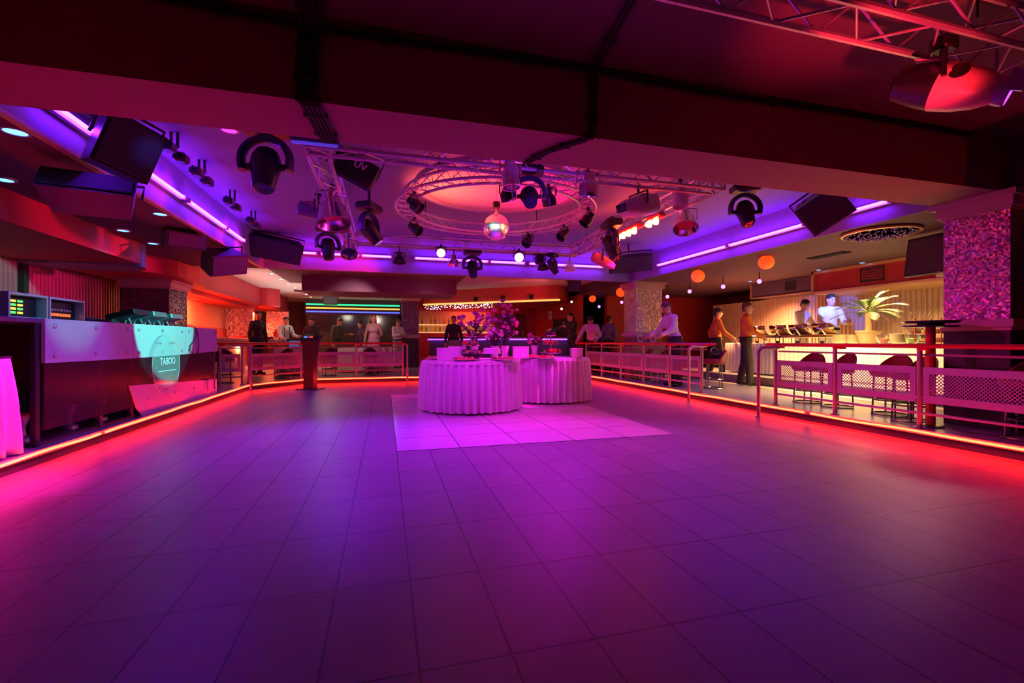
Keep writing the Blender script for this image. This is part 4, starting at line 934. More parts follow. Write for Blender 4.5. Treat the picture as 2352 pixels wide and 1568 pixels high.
# ================= centre tables
def skirt_table(label, x, y, r, h=.80, folds=44, group='round skirted tables'):
    t = thing('round_table', label, 'table', (x,y,.004), 0, group)
    mb = MB(); mb.lathe([(r-.04,h-.03),(r-.03,h-.005),(.001,h-.004)], 48); mb.lathe([(.05,0.02),(.05,h-.04)], 12); mb.lathe([(.3,0),(.3,.02),(.05,.03)], 24); mb.build('tabletop', M_dkwood, t)
    vs = []; fs = []; n = folds*8; rows = [(0.001,h),(.5,h+.001),(.93,h),(.985,h-.008),(1.0,h-.04),(1.0,h-.12),(1.005,h*.6),(1.01,h*.3),(1.015,.03)]
    ph = [rnd.uniform(-.5,.5) for _ in range(folds)]
    for k, (f, z) in enumerate(rows):
        am = [0,0,0,.006,.016,.026,.034,.040,.046][k]
        for i in range(n):
            a = 2*math.pi*i/n; q = (a*folds + .5*ph[int(i/8) % folds]); s_ = math.sin(q); s_ = math.copysign(abs(s_)**.7, s_)
            rr = r*f + am*(s_ + .4*math.sin(a*17+z*2)); vs.append((rr*math.cos(a), rr*math.sin(a), z))
    for k in range(len(rows)-1):
        for i in range(n): j = (i+1)%n; fs.append((k*n+i,(k+1)*n+i,(k+1)*n+j,k*n+j))
    mb = MB(); mb.add(vs, fs, True); o = mb.build('skirted_cloth', M_whitecloth, t)
    mb = MB(); mb.tube([((r*1.002)*math.cos(R(5*i)), (r*1.002)*math.sin(R(5*i)), h-.045) for i in range(72)], .012, 6, closed=True); mb.build('skirt_band', M_whitecloth, t)
    return t
t1c = at(1081,784,7.55); t2c = at(1256,784,8.72); TH = .80
skirt_table('round table with pleated white skirt lit magenta, nearer and left', t1c.x, t1c.y, .79)
skirt_table('round table with pleated white skirt lit magenta, farther and right', t2c.x, t2c.y, .79)
ZTOP = TH+.006
def onT(px, py_d):   # point on table plane at px, distance
    p = at(px,784,py_d); return Vector((p.x,p.y,ZTOP))
M_napbox = mat('white_card', (.75,.72,.75), .5, var=.03)
def cardbox(label, p, w=.22, d=.14, h=.19):
    t = thing('display_box', label, 'box', p, -YAW+R(8), 'white boxes on the round tables'); mb = MB(); mb.rbox(-w/2,w/2,-d/2,d/2,0,h,.006); mb.build('carton', M_napbox, t)
    mb = MB(); mb.rbox(-w/2-.004,w/2+.004,-d/2-.004,d/2+.004,h-.02,h+.006,.003); mb.build('lid', M_napbox, t)
cardbox('violet lit white box at left front of the nearer table', onT(1020,7.12)); cardbox('white box at back of the nearer table, right of the roses', onT(1196,8.0), .26,.16,.2); cardbox('pink lit white box at the right edge of the farther table', onT(1324,8.2), .2,.14,.17)
cardbox('white box on the nearer table behind the left fruit tower', onT(1050,8.0), .3,.16,.2)
M_fruit = [mat('red_fruit',(.5,.05,.03),.35,var=.2), mat('orange_fruit',(.7,.25,.05),.4,var=.15), mat('green_fruit',(.2,.4,.06),.4,var=.2), mat('dark_grape',(.08,.02,.07),.3,var=.3), mat('pastry',(.6,.35,.15),.6,var=.25)]
M_plate = mat('white_china', (.8,.8,.8), .2, var=.02)
def platter(label, p, r, n, group, kinds=(0,1,4)):
    t = thing('platter', label, 'platter', p, 0); mb = MB(); mb.lathe([(r*.6,0),(r*.65,.006),(r*.98,.022),(r,.026),(r*.97,.027),(r*.6,.012),(.001,.012)], 28); mb.build('dish', M_plate, t)
    mb = MB(); mb.tube([(r*math.cos(R(10*i)), r*math.sin(R(10*i)), .026) for i in range(36)], .004, 5, closed=True); mb.build('rim', M_gold, t)
    src = {}
    for k in range(n):
        a = k*2.4; rr = r*.72*math.sqrt((k+.5)/n); kd = kinds[k % len(kinds)]; loc = (p[0]+rr*math.cos(a), p[1]+rr*math.sin(a), p[2]+.013)
        if kd not in src:
            mb = MB(); mb.ball((0,0,.024), (.034,.03,.024), 10, 7); o = mb.build('canape', M_fruit[kd], None, loc); src[kd] = o
        else:
            o = src[kd].copy(); COL.objects.link(o); o.location = loc
        o.rotation_euler = (0,0,a); tag(o, group[1], 'food', group[0])
platter('round platter of red canapes at front of the nearer table', onT(1068,6.98), .22, 12, ('canapes on the front platter','small canape piled on the front platter of the nearer table'))
platter('platter of canapes right of centre on the nearer table', onT(1158,7.1), .2, 10, ('canapes on the right platter','small canape piled on the right platter of the nearer table'), (0,4,1))
platter('platter of canapes at front of the farther table', onT(1255,7.85), .2, 10, ('canapes on the farther table platter','small canape piled on the front platter of the farther table'), (1,0,4))
platter('platter of canapes left side of the farther table', onT(1215,8.1), .17, 8, ('canapes on the farther table left','small canape piled on the left platter of the farther table'), (0,1))
platter('small platter at left edge of the nearer table', onT(998,7.35), .15, 7, ('canapes at the left edge','small canape on the platter at the left table edge'), (4,0))
# fruit towers
def fruit_tower(label, p, h, seed, group):
    rr = random.Random(seed); t = thing('fruit_tower', label, 'fruit display', p, 0)
    mb = MB(); mb.lathe([(.1,0),(.1,.015),(.015,.03),(.012,h*.8)], 18); mb.build('stand', M_chrome, t)
    for z, r in ((h*.12,.2),(h*.45,.15),(h*.75,.1)):
        mb = MB(); mb.lathe([(.012,z),(r*.9,z+.005),(r,z+.022),(r*.95,z+.022),(.013,z+.012)], 22); mb.build('tier', M_polish, t)
        n = int(r*48)
        for k in range(n):
            a = 6.283*k/n+rr.random()*.3; q = r*rr.uniform(.55,.85); sz = rr.uniform(.03,.048); kd = rr.choice((0,0,1,3,2)); loc = Vector(p)+Vector((q*math.cos(a),q*math.sin(a),z+.014))
            mb = MB(); mb.ball((0,0,sz*.95), (sz,sz,sz*.95), 10, 7); o = mb.build('fruit', M_fruit[kd], None, loc); tag(o, 'small fruit piled on the tiers of '+group, 'fruit', 'fruit on '+group)
    mb = MB()
    for k in range(14):
        a = rr.random()*6.283; l = rr.uniform(.08,.16); e = rr.uniform(.2,1.2); d = Vector((math.cos(a)*math.cos(e), math.sin(a)*math.cos(e), math.sin(e))); c = Vector((0,0,h*.8)); s_ = d.cross(Vector((0,0,1))).normalized()*.022; u = d.cross(s_).normalized()*.008
        mb.add([c, c+d*l*.5+s_+u, c+d*l, c+d*l*.5-s_+u, c+d*l*.5-u*.5], [(0,1,4),(1,2,4),(2,3,4),(3,0,4)], True)
    mb.build('leaf_crown', M_leaf, t)
fruit_tower('tiered fruit tower on the nearer table, left of the roses', onT(1082,7.75), .48, 3, 'the left fruit tower')
fruit_tower('tiered fruit tower on the farther table', onT(1265,8.75), .52, 5, 'the right fruit tower')
# flowers
M_petal = [mat('pink_petals',(.75,.2,.4),.6,var=.2), mat('white_petals',(.75,.65,.7),.6,var=.1), mat('violet_petals',(.35,.12,.55),.6,var=.2)]
def blossom(r, seed):
    rr = random.Random(seed); mb = MB()
    for k in range(9):
        a = k*2.4; e = .3+.12*k; d = Vector((math.cos(a)*math.cos(e), math.sin(a)*math.cos(e), math.sin(e))); s_ = d.cross(Vector((0,0,1))).normalized(); u = s_.cross(d)
        mb.add([Vector((0,0,0)), d*r*.6+s_*r*.45+u*r*.1, d*r*1.05+u*r*.25, d*r*.6-s_*r*.45+u*r*.1, d*r*.55-u*r*.1], [(0,1,4),(1,2,4),(2,3,4),(3,0,4)], True)
    mb.ball((0,0,r*.3), r*.3, 8, 6)
    return mb
def bouquet(label, p, h, spread, n, mats, seed, vase=True, low=0.3):
    rr = random.Random(seed); t = thing('flower_arrangement', label, 'flowers', p, 0, 'flower arrangements on the tables'); vh = .22
    if vase: mb = MB(); mb.lathe([(.06,0),(.065,.01),(.05,.08),(.075,vh),(.07,vh),(.045,.08),(.001,.03)], 18); mb.build('vase', M_glass if False else mat('vase_ceramic',(.7,.6,.65),.2,var=.05), t)
    tips = []
    for k in range(n):
        a = rr.random()*6.283; f = rr.random(); r = spread*math.sqrt(f)*rr.uniform(.6,1); z = vh+(h-vh)*(low+(1-low)*rr.random())*(1-.35*f); tips.append(Vector((r*math.cos(a), r*math.sin(a), z)))
    mb = MB()
    for tp in tips: mb.tube([(0,0,vh*.6),(tp.x*.25,tp.y*.25,vh+ (tp.z-vh)*.5),tp], [.005,.004,.003], 5)
    mb.build('stems', M_leaf, t)
    src = None
    for k, tp in enumerate(tips):
        d = (tp-Vector((0,0,vh*.5))).normalized(); rt = d.to_track_quat('Z','Y').to_euler(); m_ = mats[k % len(mats)]
        o = link('blossom', blossom(rr.uniform(.045,.075), seed*50+k).mesh('blossom', m_), t, tp, rt)
    mb = MB()
    for k in range(n*2):
        tp = rr.choice(tips); c = Vector((0,0,vh)).lerp(tp, rr.uniform(.3,.95)); a = rr.random()*6.283; e = rr.uniform(-.5,1); l = rr.uniform(.06,.13)
        d = Vector((math.cos(a)*math.cos(e), math.sin(a)*math.cos(e), math.sin(e))); s_ = d.cross(Vector((0,0,1))).normalized()*l*.28; u = s_.cross(d).normalized()*.012
        mb.add([c, c+d*l*.5+s_+u, c+d*l, c+d*l*.5-s_+u, c+d*l*.45-u], [(0,1,4),(1,2,4),(2,3,4),(3,0,4)], True)
    mb.build('foliage', mat('flower_foliage',(.09,.12,.09),.5,var=.3), t)
    return t
bouquet('tall airy arrangement of violet blossom branches at back of the nearer table', onT(1090,8.15), 1.02, .36, 34, (M_petal[2],M_petal[2],M_petal[0]), 11, True, .5)
bouquet('tall arrangement of hot pink blossoms between the two tables', onT(1160,8.0), 1.0, .30, 34, (M_petal[0],M_petal[0],M_petal[2]), 12, True, .35)
bouquet('low dense bunch of pink roses in the middle of the nearer table', onT(1137,7.72), .5, .17, 26, (M_petal[0],M_petal[1]), 13, True, .2)
bouquet('low bunch of red blossoms at back of the farther table', onT(1228,8.9), .42, .18, 18, (M_petal[0],), 14, True, .2)
# bowl of glass / cake on nearer table
t = thing('cake_stand', 'white cake on a stand in the middle of the nearer table', 'cake', onT(1130,7.35))
mb = MB(); mb.lathe([(.1,0),(.02,.02),(.02,.09),(.17,.1),(.17,.112),(.001,.112)], 24); mb.build('stand', M_plate, t); mb = MB(); mb.lathe([(.14,.112),(.14,.18),(.12,.19),(.001,.19)], 24); mb.build('cake', mat('icing',(.8,.72,.72),.5,var=.05), t)
t = thing('dip_bowl', 'dark bowl of salad beside the left fruit tower', 'bowl', onT(1085,7.3)); mb = MB(); mb.lathe([(.07,0),(.08,.01),(.19,.09),(.2,.1),(.185,.095),(.06,.015),(.001,.012)], 26); mb.build('bowl', M_black, t)
mb = MB()
for i in range(60): a = rnd.random()*6.28; r = .16*math.sqrt(rnd.random()); mb.ball((r*math.cos(a), r*math.sin(a), .085+.05*(1-(r/.16)**2)), .018, 6, 4)
o = mb.build('salad', M_fruit[2], t); o['kind'] = 'stuff'

# ================= buffet at right
ZB = .32; BXF = 8.5
def pleated(label, x0, x1, y0, y1, h, m, zb, pitch=.11, amp=.02, name='skirted_table', group=None, top=None):
    t = thing(name, label, 'table', (x0,y0,zb), 0, group); w, l = x1-x0, y1-y0
    mb = MB(); mb.rbox(.02,w-.02,.02,l-.02,h-.03,h,.008); mb.build('tabletop', M_dkwood, t)
    for x in (.1,w-.1):
        for y in (.1,l-.1): mb = MB(); mb.tube([(x,y,0),(x,y,h-.03)], .02, 8); mb.build('leg', M_dkmetal, t)
    per = []; 
    def edge(a, b):
        d = (b-a); n = int(d.length/pitch*6); nrm = Vector((d.y,-d.x)).normalized()
        for i in range(n): per.append((a+d*(i/n), nrm))
    V2 = lambda x, y: Vector((x,y))
    edge(V2(0,0),V2(w,0)); edge(V2(w,0),V2(w,l)); edge(V2(w,l),V2(0,l)); edge(V2(0,l),V2(0,0))
    n = len(per); vs = []; rows = [(h+.003,0),(h-.02,.2),(h*.6,.8),(.03,1.1)]
    for z, f in rows:
        for i, (p, nr) in enumerate(per):
            q = p+nr*(amp*f*math.sin(i*2*math.pi/6+.6*math.sin(i*.13)) + (.0 if f == 0 else .012)); vs.append((q.x,q.y,z))
    fs = [(k*n+i,(k+1)*n+i,(k+1)*n+(i+1)%n,k*n+(i+1)%n) for k in range(len(rows)-1) for i in range(n)] + [tuple(range(n))]
    mb = MB(); mb.add(vs, fs, True); mb.build('skirted_cloth', m, t)
    return t
pleated('long buffet table with grey white pleated skirt, left part of the buffet', BXF, 9.3, 8.42, 9.95, .735, M_whitecloth, ZB)
pleated('long buffet table with glowing cream front, right part of the buffet', BXF, 9.3, 4.4, 8.34, .735, mat('emissive_cream_cloth',(.72,.66,.52),.85,emit=(1,.72,.30),es=.85,var=.05,scale=20), ZB)  # cloth itself emits, standing for light on the table front
ZC = ZB+.74
M_lidsteel = mat('chafing_steel', (.62,.55,.45), .14, 1.0, var=.04)
cs = None
for k, (px, s) in enumerate(((1735,'farthest'),(1782,'second'),(1828,'third'),(1884,'nearest, beside the plates'))):
    p = on_x(px,770,8.8); lab = 'steel chafing dish with open roll lid on the buffet, '+s
    if cs is None:
        cs = t = thing('chafing_dish', lab, 'chafing dish', (8.85,p.y,ZC), 0, 'chafing dishes on the buffet')
        mb = MB(); mb.rbox(-.2,.2,-.25,.25,.12,.18,.01); mb.build('pan', M_lidsteel, t)
        for x in (-.17,.17):
            for y in (-.22,.22): mb = MB(); mb.tube([(x,y,0),(x,y,.13)], .01, 6); mb.build('leg', M_lidsteel, t)
        vs = []; n = 10
        for i in range(n+1):
            a = R(15+80*i/n)
            for y in (-.24,.24): vs.append((.2-.24*math.sin(a)*1.0+.04, y, .18+.20*math.sin(a)*(1) - 0 if False else .18+.22*(1-math.cos(a))))
        fs = [(i*2,i*2+1,i*2+3,i*2+2) for i in range(n)]
        mb = MB(); mb.add(vs, fs, True); o = mb.build('roll_lid', M_lidsteel, t); md = o.modifiers.new('Solidify','SOLIDIFY'); md.thickness = .006
        mb = MB(); mb.tube([(-.2,-.25,.18),(-.28,-.25,.26),(-.3,-.25,.3),(-.3,-.15,.32)], .016, 8); mb.build('handle', M_polish, t)
        mb = MB(); mb.box(-.17,.17,-.22,.22,.165,.188); o = mb.build('stew', M_fruit[4], t); o['kind'] = 'stuff'
        mb = MB(); mb.lathe([(.04,0),(.045,.05),(.001,.055)], 14); mb.build('burner', M_black, t)
    else: copy_tree(cs, None, (8.85,p.y,ZC), 0, lab)
# plates
for k, (px, d, s) in enumerate(((1928,8.75,'left stack'),(1960,8.9,'right stack'),(2063,8.75,'stack near the glass bowls'))):
    p = on_x(px,770,d); src = None
    n = 10
    for i in range(n):
        if src is None:
            mb = MB(); mb.lathe([(.07,0),(.075,.004),(.125,.02),(.13,.022),(.125,.024),(.07,.009),(.001,.009)], 26); src = o = mb.build('plate', mat('cream_china',(.75,.68,.5),.25,var=.03), None, (p.x,p.y,ZC))
        else: o = src.copy(); COL.objects.link(o); o.location = (p.x,p.y,ZC+i*.0165)
        tag(o, 'cream plate in the '+s+' on the buffet', 'plate', 'plates in the '+s)
# palm
p = on_x(1994,785,8.95)
t = thing('potted_palm', 'small palm tree in a cream pot on the buffet', 'plant', (p.x,p.y,ZC))
mb = MB(); mb.lathe([(.13,0),(.135,.01),(.20,.21),(.215,.22),(.215,.25),(.19,.25),(.18,.2),(.001,.2)], 28); pt = mb.build('pot', M_terracotta, t)
mb = MB(); mb.lathe([(.001,.205),(.18,.2)][::-1], 20); mb.build('soil', mat('soil',(.04,.025,.015),.9,var=.4,scale=40), pt)
mb = MB(); mb.tube([(0,0,.2),(.01,0,.36),(0,.01,.5),(0,0,.6)], [.06,.05,.042,.05], 12); mb.build('trunk', M_trunk, t)
fr = [( -158,.75,.62),(-120,.9,.55),(165,.5,.6),(-60,.95,.6),(-20,.6,.7),(20,.85,.6),(70,1.0,.5),(110,.8,.5),(-90,.35,.55),(-5,.25,.62),(140,.2,.55),(-140,.1,.5),(45,.3,.55),(-35,1.2,.62)]
for a, e, l in fr:
    mb = MB(); a = R(a); pts = []
    for i in range(9):
        f = i/8; rr = l*f; z = .6+l*(math.sin(e)*f-.35*f*f); pts.append(Vector((math.cos(a)*math.cos(e)*rr, math.sin(a)*math.cos(e)*rr, z)))
    mb.tube(pts, [.007-.005*i/8 for i in range(9)], 5)
    for i in range(2,9):
        for s_ in (-1,1):
            for q in (0,.5):
                if i+q > 8: continue
                c = pts[i] if q == 0 else (pts[i]+pts[min(8,i+1)])/2; d = (pts[i]-pts[i-1]).normalized(); sd = d.cross(Vector((0,0,1))).normalized()*s_; tip = c+(d*.8+sd*.75+Vector((0,0,-.12))).normalized()*.22*(1.1-abs(i/8-.55)); wv = Vector((0,0,1)).cross(tip-c).normalized()*.010
                mb.add([c-wv*.4, c.lerp(tip,.4)+wv+Vector((0,0,.006)), tip, c.lerp(tip,.4)-wv+Vector((0,0,-.004))], [(0,1,2,3)], True)
    mb.build('frond', M_leaf, t)
# dry twig plant, glass bowls, snack tower
p = on_x(2108,770,9.1)
t = thing('twig_arrangement', 'bare twig arrangement in a dark pot behind the buffet glasses', 'plant', (p.x,p.y,ZC))
mb = MB(); mb.lathe([(.1,0),(.14,.16),(.13,.16),(.001,.13)], 20); mb.build('pot', M_dkwood, t); mb = MB(); rr = random.Random(4)
for k in range(34):
    a = rr.random()*6.28; e = rr.uniform(.5,1.4); l = rr.uniform(.35,.72); d = Vector((math.cos(a)*math.cos(e)*.8, math.sin(a)*math.cos(e)*1.1, math.sin(e))); q = Vector((rr.uniform(-.1,.1),rr.uniform(-.1,.1),.05)); mb.tube([(0,0,.12), d*l*.5+Vector((0,0,.12)), d*l+q+Vector((0,0,.12))], [.006,.004,.002], 4)
mb.build('twigs', mat('dry_twig',(.22,.13,.10),.8,var=.3), t)
for k, (px, r) in enumerate(((2030,.13),(2095,.12),(2125,.1))):
    p = on_x(px,775,8.72); t = thing('glass_bowl', 'clear glass bowl on the buffet, '+['left of the plate stack','right of the plate stack','beside the bread tower'][k], 'bowl', (p.x,p.y,ZC), 0, 'glass bowls on the buffet')
    mb = MB(); mb.lathe([(r*.5,0),(r*.55,.01),(r*.9,.09),(r,.16),(r*.95,.16),(r*.84,.09),(r*.45,.02),(.001,.02)], 24); mb.build('bowl', M_glass, t); mb = MB(); mb.lathe([(r*.45,.022),(r*.8,.085),(.001,.1)], 20); mb.build('salad', M_fruit[k%2*2], t)
p = on_x(2150,775,8.75); t = thing('bread_tower', 'lit two tier stand of golden bread at right end of the buffet', 'food stand', (p.x,p.y,ZC))
mb = MB()
for z in (.02,.16,.30): mb.rbox(-.2,.2,-.2,.2,z,z+.015,.004)
mb.build('shelves', M_lidsteel, t); mb = MB()
for x in (-.19,.19):
    for y in (-.19,.19): mb.tube([(x,y,0),(x,y,.42)], .01, 6)
mb.build('frame', M_lidsteel, t)
src = None
for z in (.035,.175):
    for k in range(6):
        loc = (p.x-.1+.1*(k%3), p.y-.09+.17*(k//3), ZC+z)
        if src is None: mb = MB(); mb.ball((0,0,.035), (.045,.07,.035), 12, 8); src = o = mb.build('bread_roll', mat('golden_bread',(.75,.42,.1),.6,var=.2), None, loc)
        else: o = src.copy(); COL.objects.link(o); o.location = loc
        tag(o, 'golden bread roll on the lit two tier stand', 'bread', 'bread rolls on the stand')
# high tray table by the near column
p = at(2118,790,5.6)
t = thing('tray_table', 'tall red post table with dark tray top beside the near column', 'table', (5.93,3.72,.14))
mb = MB(); mb.tube([(0,0,0),(0,0,1.13)], .045, 14); mb.build('post', M_rail, t); mb = MB(); mb.lathe([(.12,0),(.12,.015),(.05,.03)], 24); mb.build('foot', M_dkmetal, t)
mb = MB(); mb.lathe([(.001,1.12),(.24,1.12),(.25,1.13),(.24,1.14),(.001,1.14)], 32); mb.build('top', mat('indigo_top',(.05,.04,.10),.3,var=.1), t)
mb = MB(); mb.lathe([(.001,1.165),(.23,1.165),(.26,1.19),(.245,1.19),(.22,1.175),(.001,1.175)], 32); mb.build('tray', mat('indigo_top',(.05,.04,.10),.3), t)
mb = MB(); mb.lathe([(.12,1.14),(.12,1.165)], 16); mb.build('riser', M_black, t)

# ================= left side bar and tables behind the railing
t = thing('side_bar', 'pale lit bar counter along the left side wall', 'bar counter', (-5.0,12.3,.14))
mb = MB(); mb.rbox(.35,.95,0,3.1,0,1.0,.01); mb.build('front', mat('cream_bar_front',(.6,.5,.42),.5,var=.06), t); mb = MB(); mb.rbox(.3,1.05,-.05,3.15,1.0,1.06,.01); mb.build('counter', mat('pink_counter',(.6,.35,.35),.25,var=.06), t)
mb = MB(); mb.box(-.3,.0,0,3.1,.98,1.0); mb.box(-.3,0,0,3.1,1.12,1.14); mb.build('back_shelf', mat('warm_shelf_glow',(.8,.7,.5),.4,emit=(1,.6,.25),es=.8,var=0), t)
mb = MB(); mb.box(-.32,-.02,0,3.1,0,.98); mb.build('back_cabinet', M_redwall, t)
pleated('buffet table with white pleated skirt behind the left railing', -2.95, -1.95, 13.95, 14.75, .76, M_whitecloth, .14, .1, .02)
pleated('buffet table with white pleated skirt right of the lectern', -1.4, .2, 15.0, 15.6, .76, M_creamcloth, .14, .1, .02)
for k, (px, s) in enumerate(((625,'left'),(648,'right'))):
    p = on_y(px,785,14.3); t = thing('flower_basket', 'wicker basket of pale flowers on the left buffet, '+s, 'basket', (p.x,p.y,.14+.765), 0, 'flower baskets on the left buffet')
    mb = MB(); mb.lathe([(.1,0),(.14,.13),(.145,.14),(.13,.14),(.001,.11)], 18); mb.build('basket', M_wicker, t)
    rr = random.Random(k)
    for i in range(9):
        a = i*2.4; q = .11*math.sqrt(i/9); o = link('blossom', blossom(.055, 900+k*20+i).mesh('blossom', M_petal[1]), t, (q*math.cos(a), q*math.sin(a), .17+.06*(1-q/.11)), (rr.uniform(-.4,.4),rr.uniform(-.4,.4),0))
t = thing('laptop', 'open dark laptop on the left buffet table beside the bartender', 'laptop', (on_y(678,785,14.3).x,14.25,.14+.765), R(15))
mb = MB(); mb.rbox(-.17,.17,-.12,.12,0,.018,.004); mb.build('base', M_black, t); mb = MB(); mb.rbox(-.17,.17,.11,.125,.018,.24,.004); l_ = mb.build('lid', M_black, t); mb = MB(); mb.box(-.15,.15,.106,.111,.03,.22); mb.build('screen', mat('laptop_screen',(.1,.1,.2),.2,emit=(.2,.2,.6),es=.3,var=0), l_)
t = thing('fire_extinguisher', 'red fire extinguisher on the side wall behind the bartender', 'fire extinguisher', (on_y(634,760,17.0).x,17.0,.95))
mb = MB(); mb.lathe([(.001,0),(.08,.01),(.085,.05),(.085,.42),(.04,.5),(.02,.54),(.001,.55)], 16); mb.build('cylinder', mat('extinguisher_red',(.5,.02,.02),.3,var=.05), t); mb = MB(); mb.lathe([(.087,.18),(.087,.3)], 16); mb.build('tag', M_white, t); mb = MB(); mb.rbox(-.05,.02,-.015,.015,.54,.57,.004); mb.tube([(0,0,.54),(.09,0,.5),(.11,0,.25)], .012, 6); mb.build('valve', M_black, t)
t = thing('wall_camera', 'white dome camera on the salmon side wall', 'camera', (-5.4,13.3,1.55))
mb = MB(); mb.lathe([(.06,0),(.06,.03),(.05,.06),(.001,.08)], 16, Matrix.Rotation(R(90),4,'Y')); mb.build('dome', M_white, t); mb = MB(); mb.ball((.085,0,0), .03, 10, 6); mb.build('lens', M_black, t)

# ================= far bar
A = Vector((1.55,17.0,0)); B = Vector((5.85,14.2,0)); dd_ = B-A; Lb = dd_.length; ab = math.atan2(dd_.y,dd_.x)
t = thing('far_bar', 'dark bar counter with violet lit edge below the red canopy', 'bar counter', (A.x,A.y,.14), ab)
mb = MB(); mb.rbox(0,Lb,0,.55,0,1.02,.01); mb.build('front', M_bluewall, t); mb = MB(); mb.rbox(-.05,Lb+.05,-.12,.6,1.06,1.12,.01); mb.build('counter', mat('dark_counter',(.12,.05,.08),.2,var=.1), t)
M_vbar = mat('violet_edge_glow',(.6,.3,1),.3,emit=(.35,.08,1.0),es=2.2,var=0)
mb = MB(); mb.box(0,Lb,-.11,-.02,1.01,1.06); mb.build('edge_light', M_vbar, t)
mb = MB(); mb.tube([(0,-.2,.2),(Lb,-.2,.2)], .025, 8); mb.build('foot_rail', M_polish, t)
mb = MB()
for k in range(5): mb = MB(); x = .3+k*(Lb-.6)/4; mb.tube([(x,0,.2),(x,-.2,.2)], .012, 6); mb.build('rail_bracket', M_polish, t)
# back shelf with bottles
t = thing('back_bar_shelf', 'low lit shelf unit of bottles behind the far bar', 'shelf', (1.3,18.7,.14), 0)
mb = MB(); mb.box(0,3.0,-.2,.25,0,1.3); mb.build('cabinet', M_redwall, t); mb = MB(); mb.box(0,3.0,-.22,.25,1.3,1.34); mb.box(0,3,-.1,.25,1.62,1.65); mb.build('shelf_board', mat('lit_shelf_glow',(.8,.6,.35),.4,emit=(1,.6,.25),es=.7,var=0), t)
mb = MB(); mb.box(0,3,.25,.28,1.3,2.2); mb.build('back_panel', mat('amber_panel_back',(.45,.25,.12),.5,var=.2), t)
bot = []
for k, c in enumerate(((.5,.3,.05),(.15,.3,.1),(.6,.55,.5))):
    mb = MB(); mb.lathe([(.034,0),(.036,.01),(.036,.17),(.014,.22),(.013,.28),(.001,.28)], 10); me = mb.mesh('bottle', mat('bottle_%d'%k, c, .1, var=.05, trans=.5)); bot.append(me)
for r, z in ((0,1.34+.14),(1,1.65+.14)):
    for k in range(16):
        o = link('bottle', bot[(k+r)%3], None, (1.42+k*.18, 18.65+.04*(k%2), z)); tag(o, 'bottle on the lit '+['lower','upper'][r]+' shelf behind the far bar', 'bottle', 'bottles on the '+['lower','upper'][r]+' back bar shelf')
# glass cabinet with bottles to the right
t = thing('wall_cabinet', 'tall dark glazed cabinet on the red wall behind the far bar', 'cabinet', (4.55,19.1,.14), 0)
mb = MB(); mb.box(0,1.3,0,.04,.6,2.15); mb.build('frame', M_dkwood, t)
for x in (.04,.46,.88): mb = MB(); mb.box(x,x+.38,-.03,.0,.65,2.1); d_ = mb.build('door', mat('dark_red_glass',(.12,.02,.03),.1,var=.1), t); mb = MB(); mb.tube([(x+.34,-.05,1.2),(x+.34,-.05,1.5)], .01, 6); mb.build('handle', M_chrome, d_)
t = thing('wall_notice', 'white framed notice on the red wall right of the cabinet', 'notice', (on_x(1264,724,6.38).x,on_x(1264,724,6.38).y,on_x(1264,724,6.38).z), 0)
mb = MB(); mb.rbox(-.015,0,-.2,.2,-.16,.16,.004); mb.build('frame', M_white, t); mb = MB(); mb.box(-.018,-.014,-.15,.15,-.1,.1); mb.build('print', mat('notice_grey',(.45,.4,.4),.6,var=.3,scale=30), t)
# ring emblem
p = on_y(974,737,19.5); t = thing('ring_emblem', 'thin pale ring emblem on the red wall above the lit bottles', 'wall decoration', (p.x,19.2,p.z), (R(90),0,0))
mb = MB(); mb.tube([(.28*math.cos(R(6*i)),.28*math.sin(R(6*i)),0) for i in range(60)], .016, 6, closed=True); mb.build('ring', mat('pale_ring',(.8,.6,.45),.4,emit=(1,.6,.4),es=.3,var=0), t)
mb = MB(); mb.ball((.05,.02,.01), .03, 8, 6); mb.build('hub', M_polish, t); mb = MB(); mb.box(-.27,.27,-.11,-.08,-.005,.005); mb.build('crossbar', mat('violet_strip',(.4,.3,.8),.4,var=0), t)
# string lights under canopy
mb = MB()
rr = random.Random(9)
for k in range(150):
    f = rr.random(); p = Vector((1.45,17.5,0)).lerp(Vector((3.6,15.75,0)), f); mb.ball((p.x+rr.uniform(-.05,.05),p.y-.05,2.44-rr.random()*.16), .014, 6, 4)
o = mb.build('string_lights', mat('string_light_glow',(.9,.9,1),.3,emit=(.7,.75,1.0),es=2.5,var=0)); tag(o, 'strings of tiny white lights hanging under the canopy edge', 'string lights', None, 'stuff')
for k, px in enumerate((1110,1166,1225)):
    f = (.42,.62,.82)[k]; p = Vector((1.45,17.5,0)).lerp(Vector((5.6,14.3,0)), f); t = thing('canopy_spot', 'small dark spotlight on the canopy face, '+['left','middle','right'][k]+' of three', 'spotlight', (p.x-.08,p.y-.12,2.62), 0, 'dark spots on the canopy face')
    mb = MB(); mb.lathe([(.05,.09),(.07,.06),(.08,-.06),(.07,-.07),(.001,-.05)], 14, rotm((-.5,-.7,-.5))); mb.build('can', M_black, t); mb = MB(); mb.tube([(0,0,0),(.08,.12,.06)], .014, 6); mb.build('arm', M_blackm, t)
for k, (px, py) in enumerate(((1313,693),(1290,709))):
    c = at(px,py,14.2); t = thing('wall_lamp', 'small warm white lamp right of the canopy, '+['upper','lower'][k], 'lamp', c, 0, 'warm lamps by the doorway')
    mb = MB(); mb.ball((0,0,0), .035, 10, 7); mb.build('bulb', mat('warm_bulb_glow',(1,.8,.6),.3,emit=(1,.55,.25),es=8,var=0), t); mb = MB(); mb.tube([(0,0,.02),(.1,.08,.06),(.18,.15,.03)], .01, 6); mb.build('arm', M_black, t)
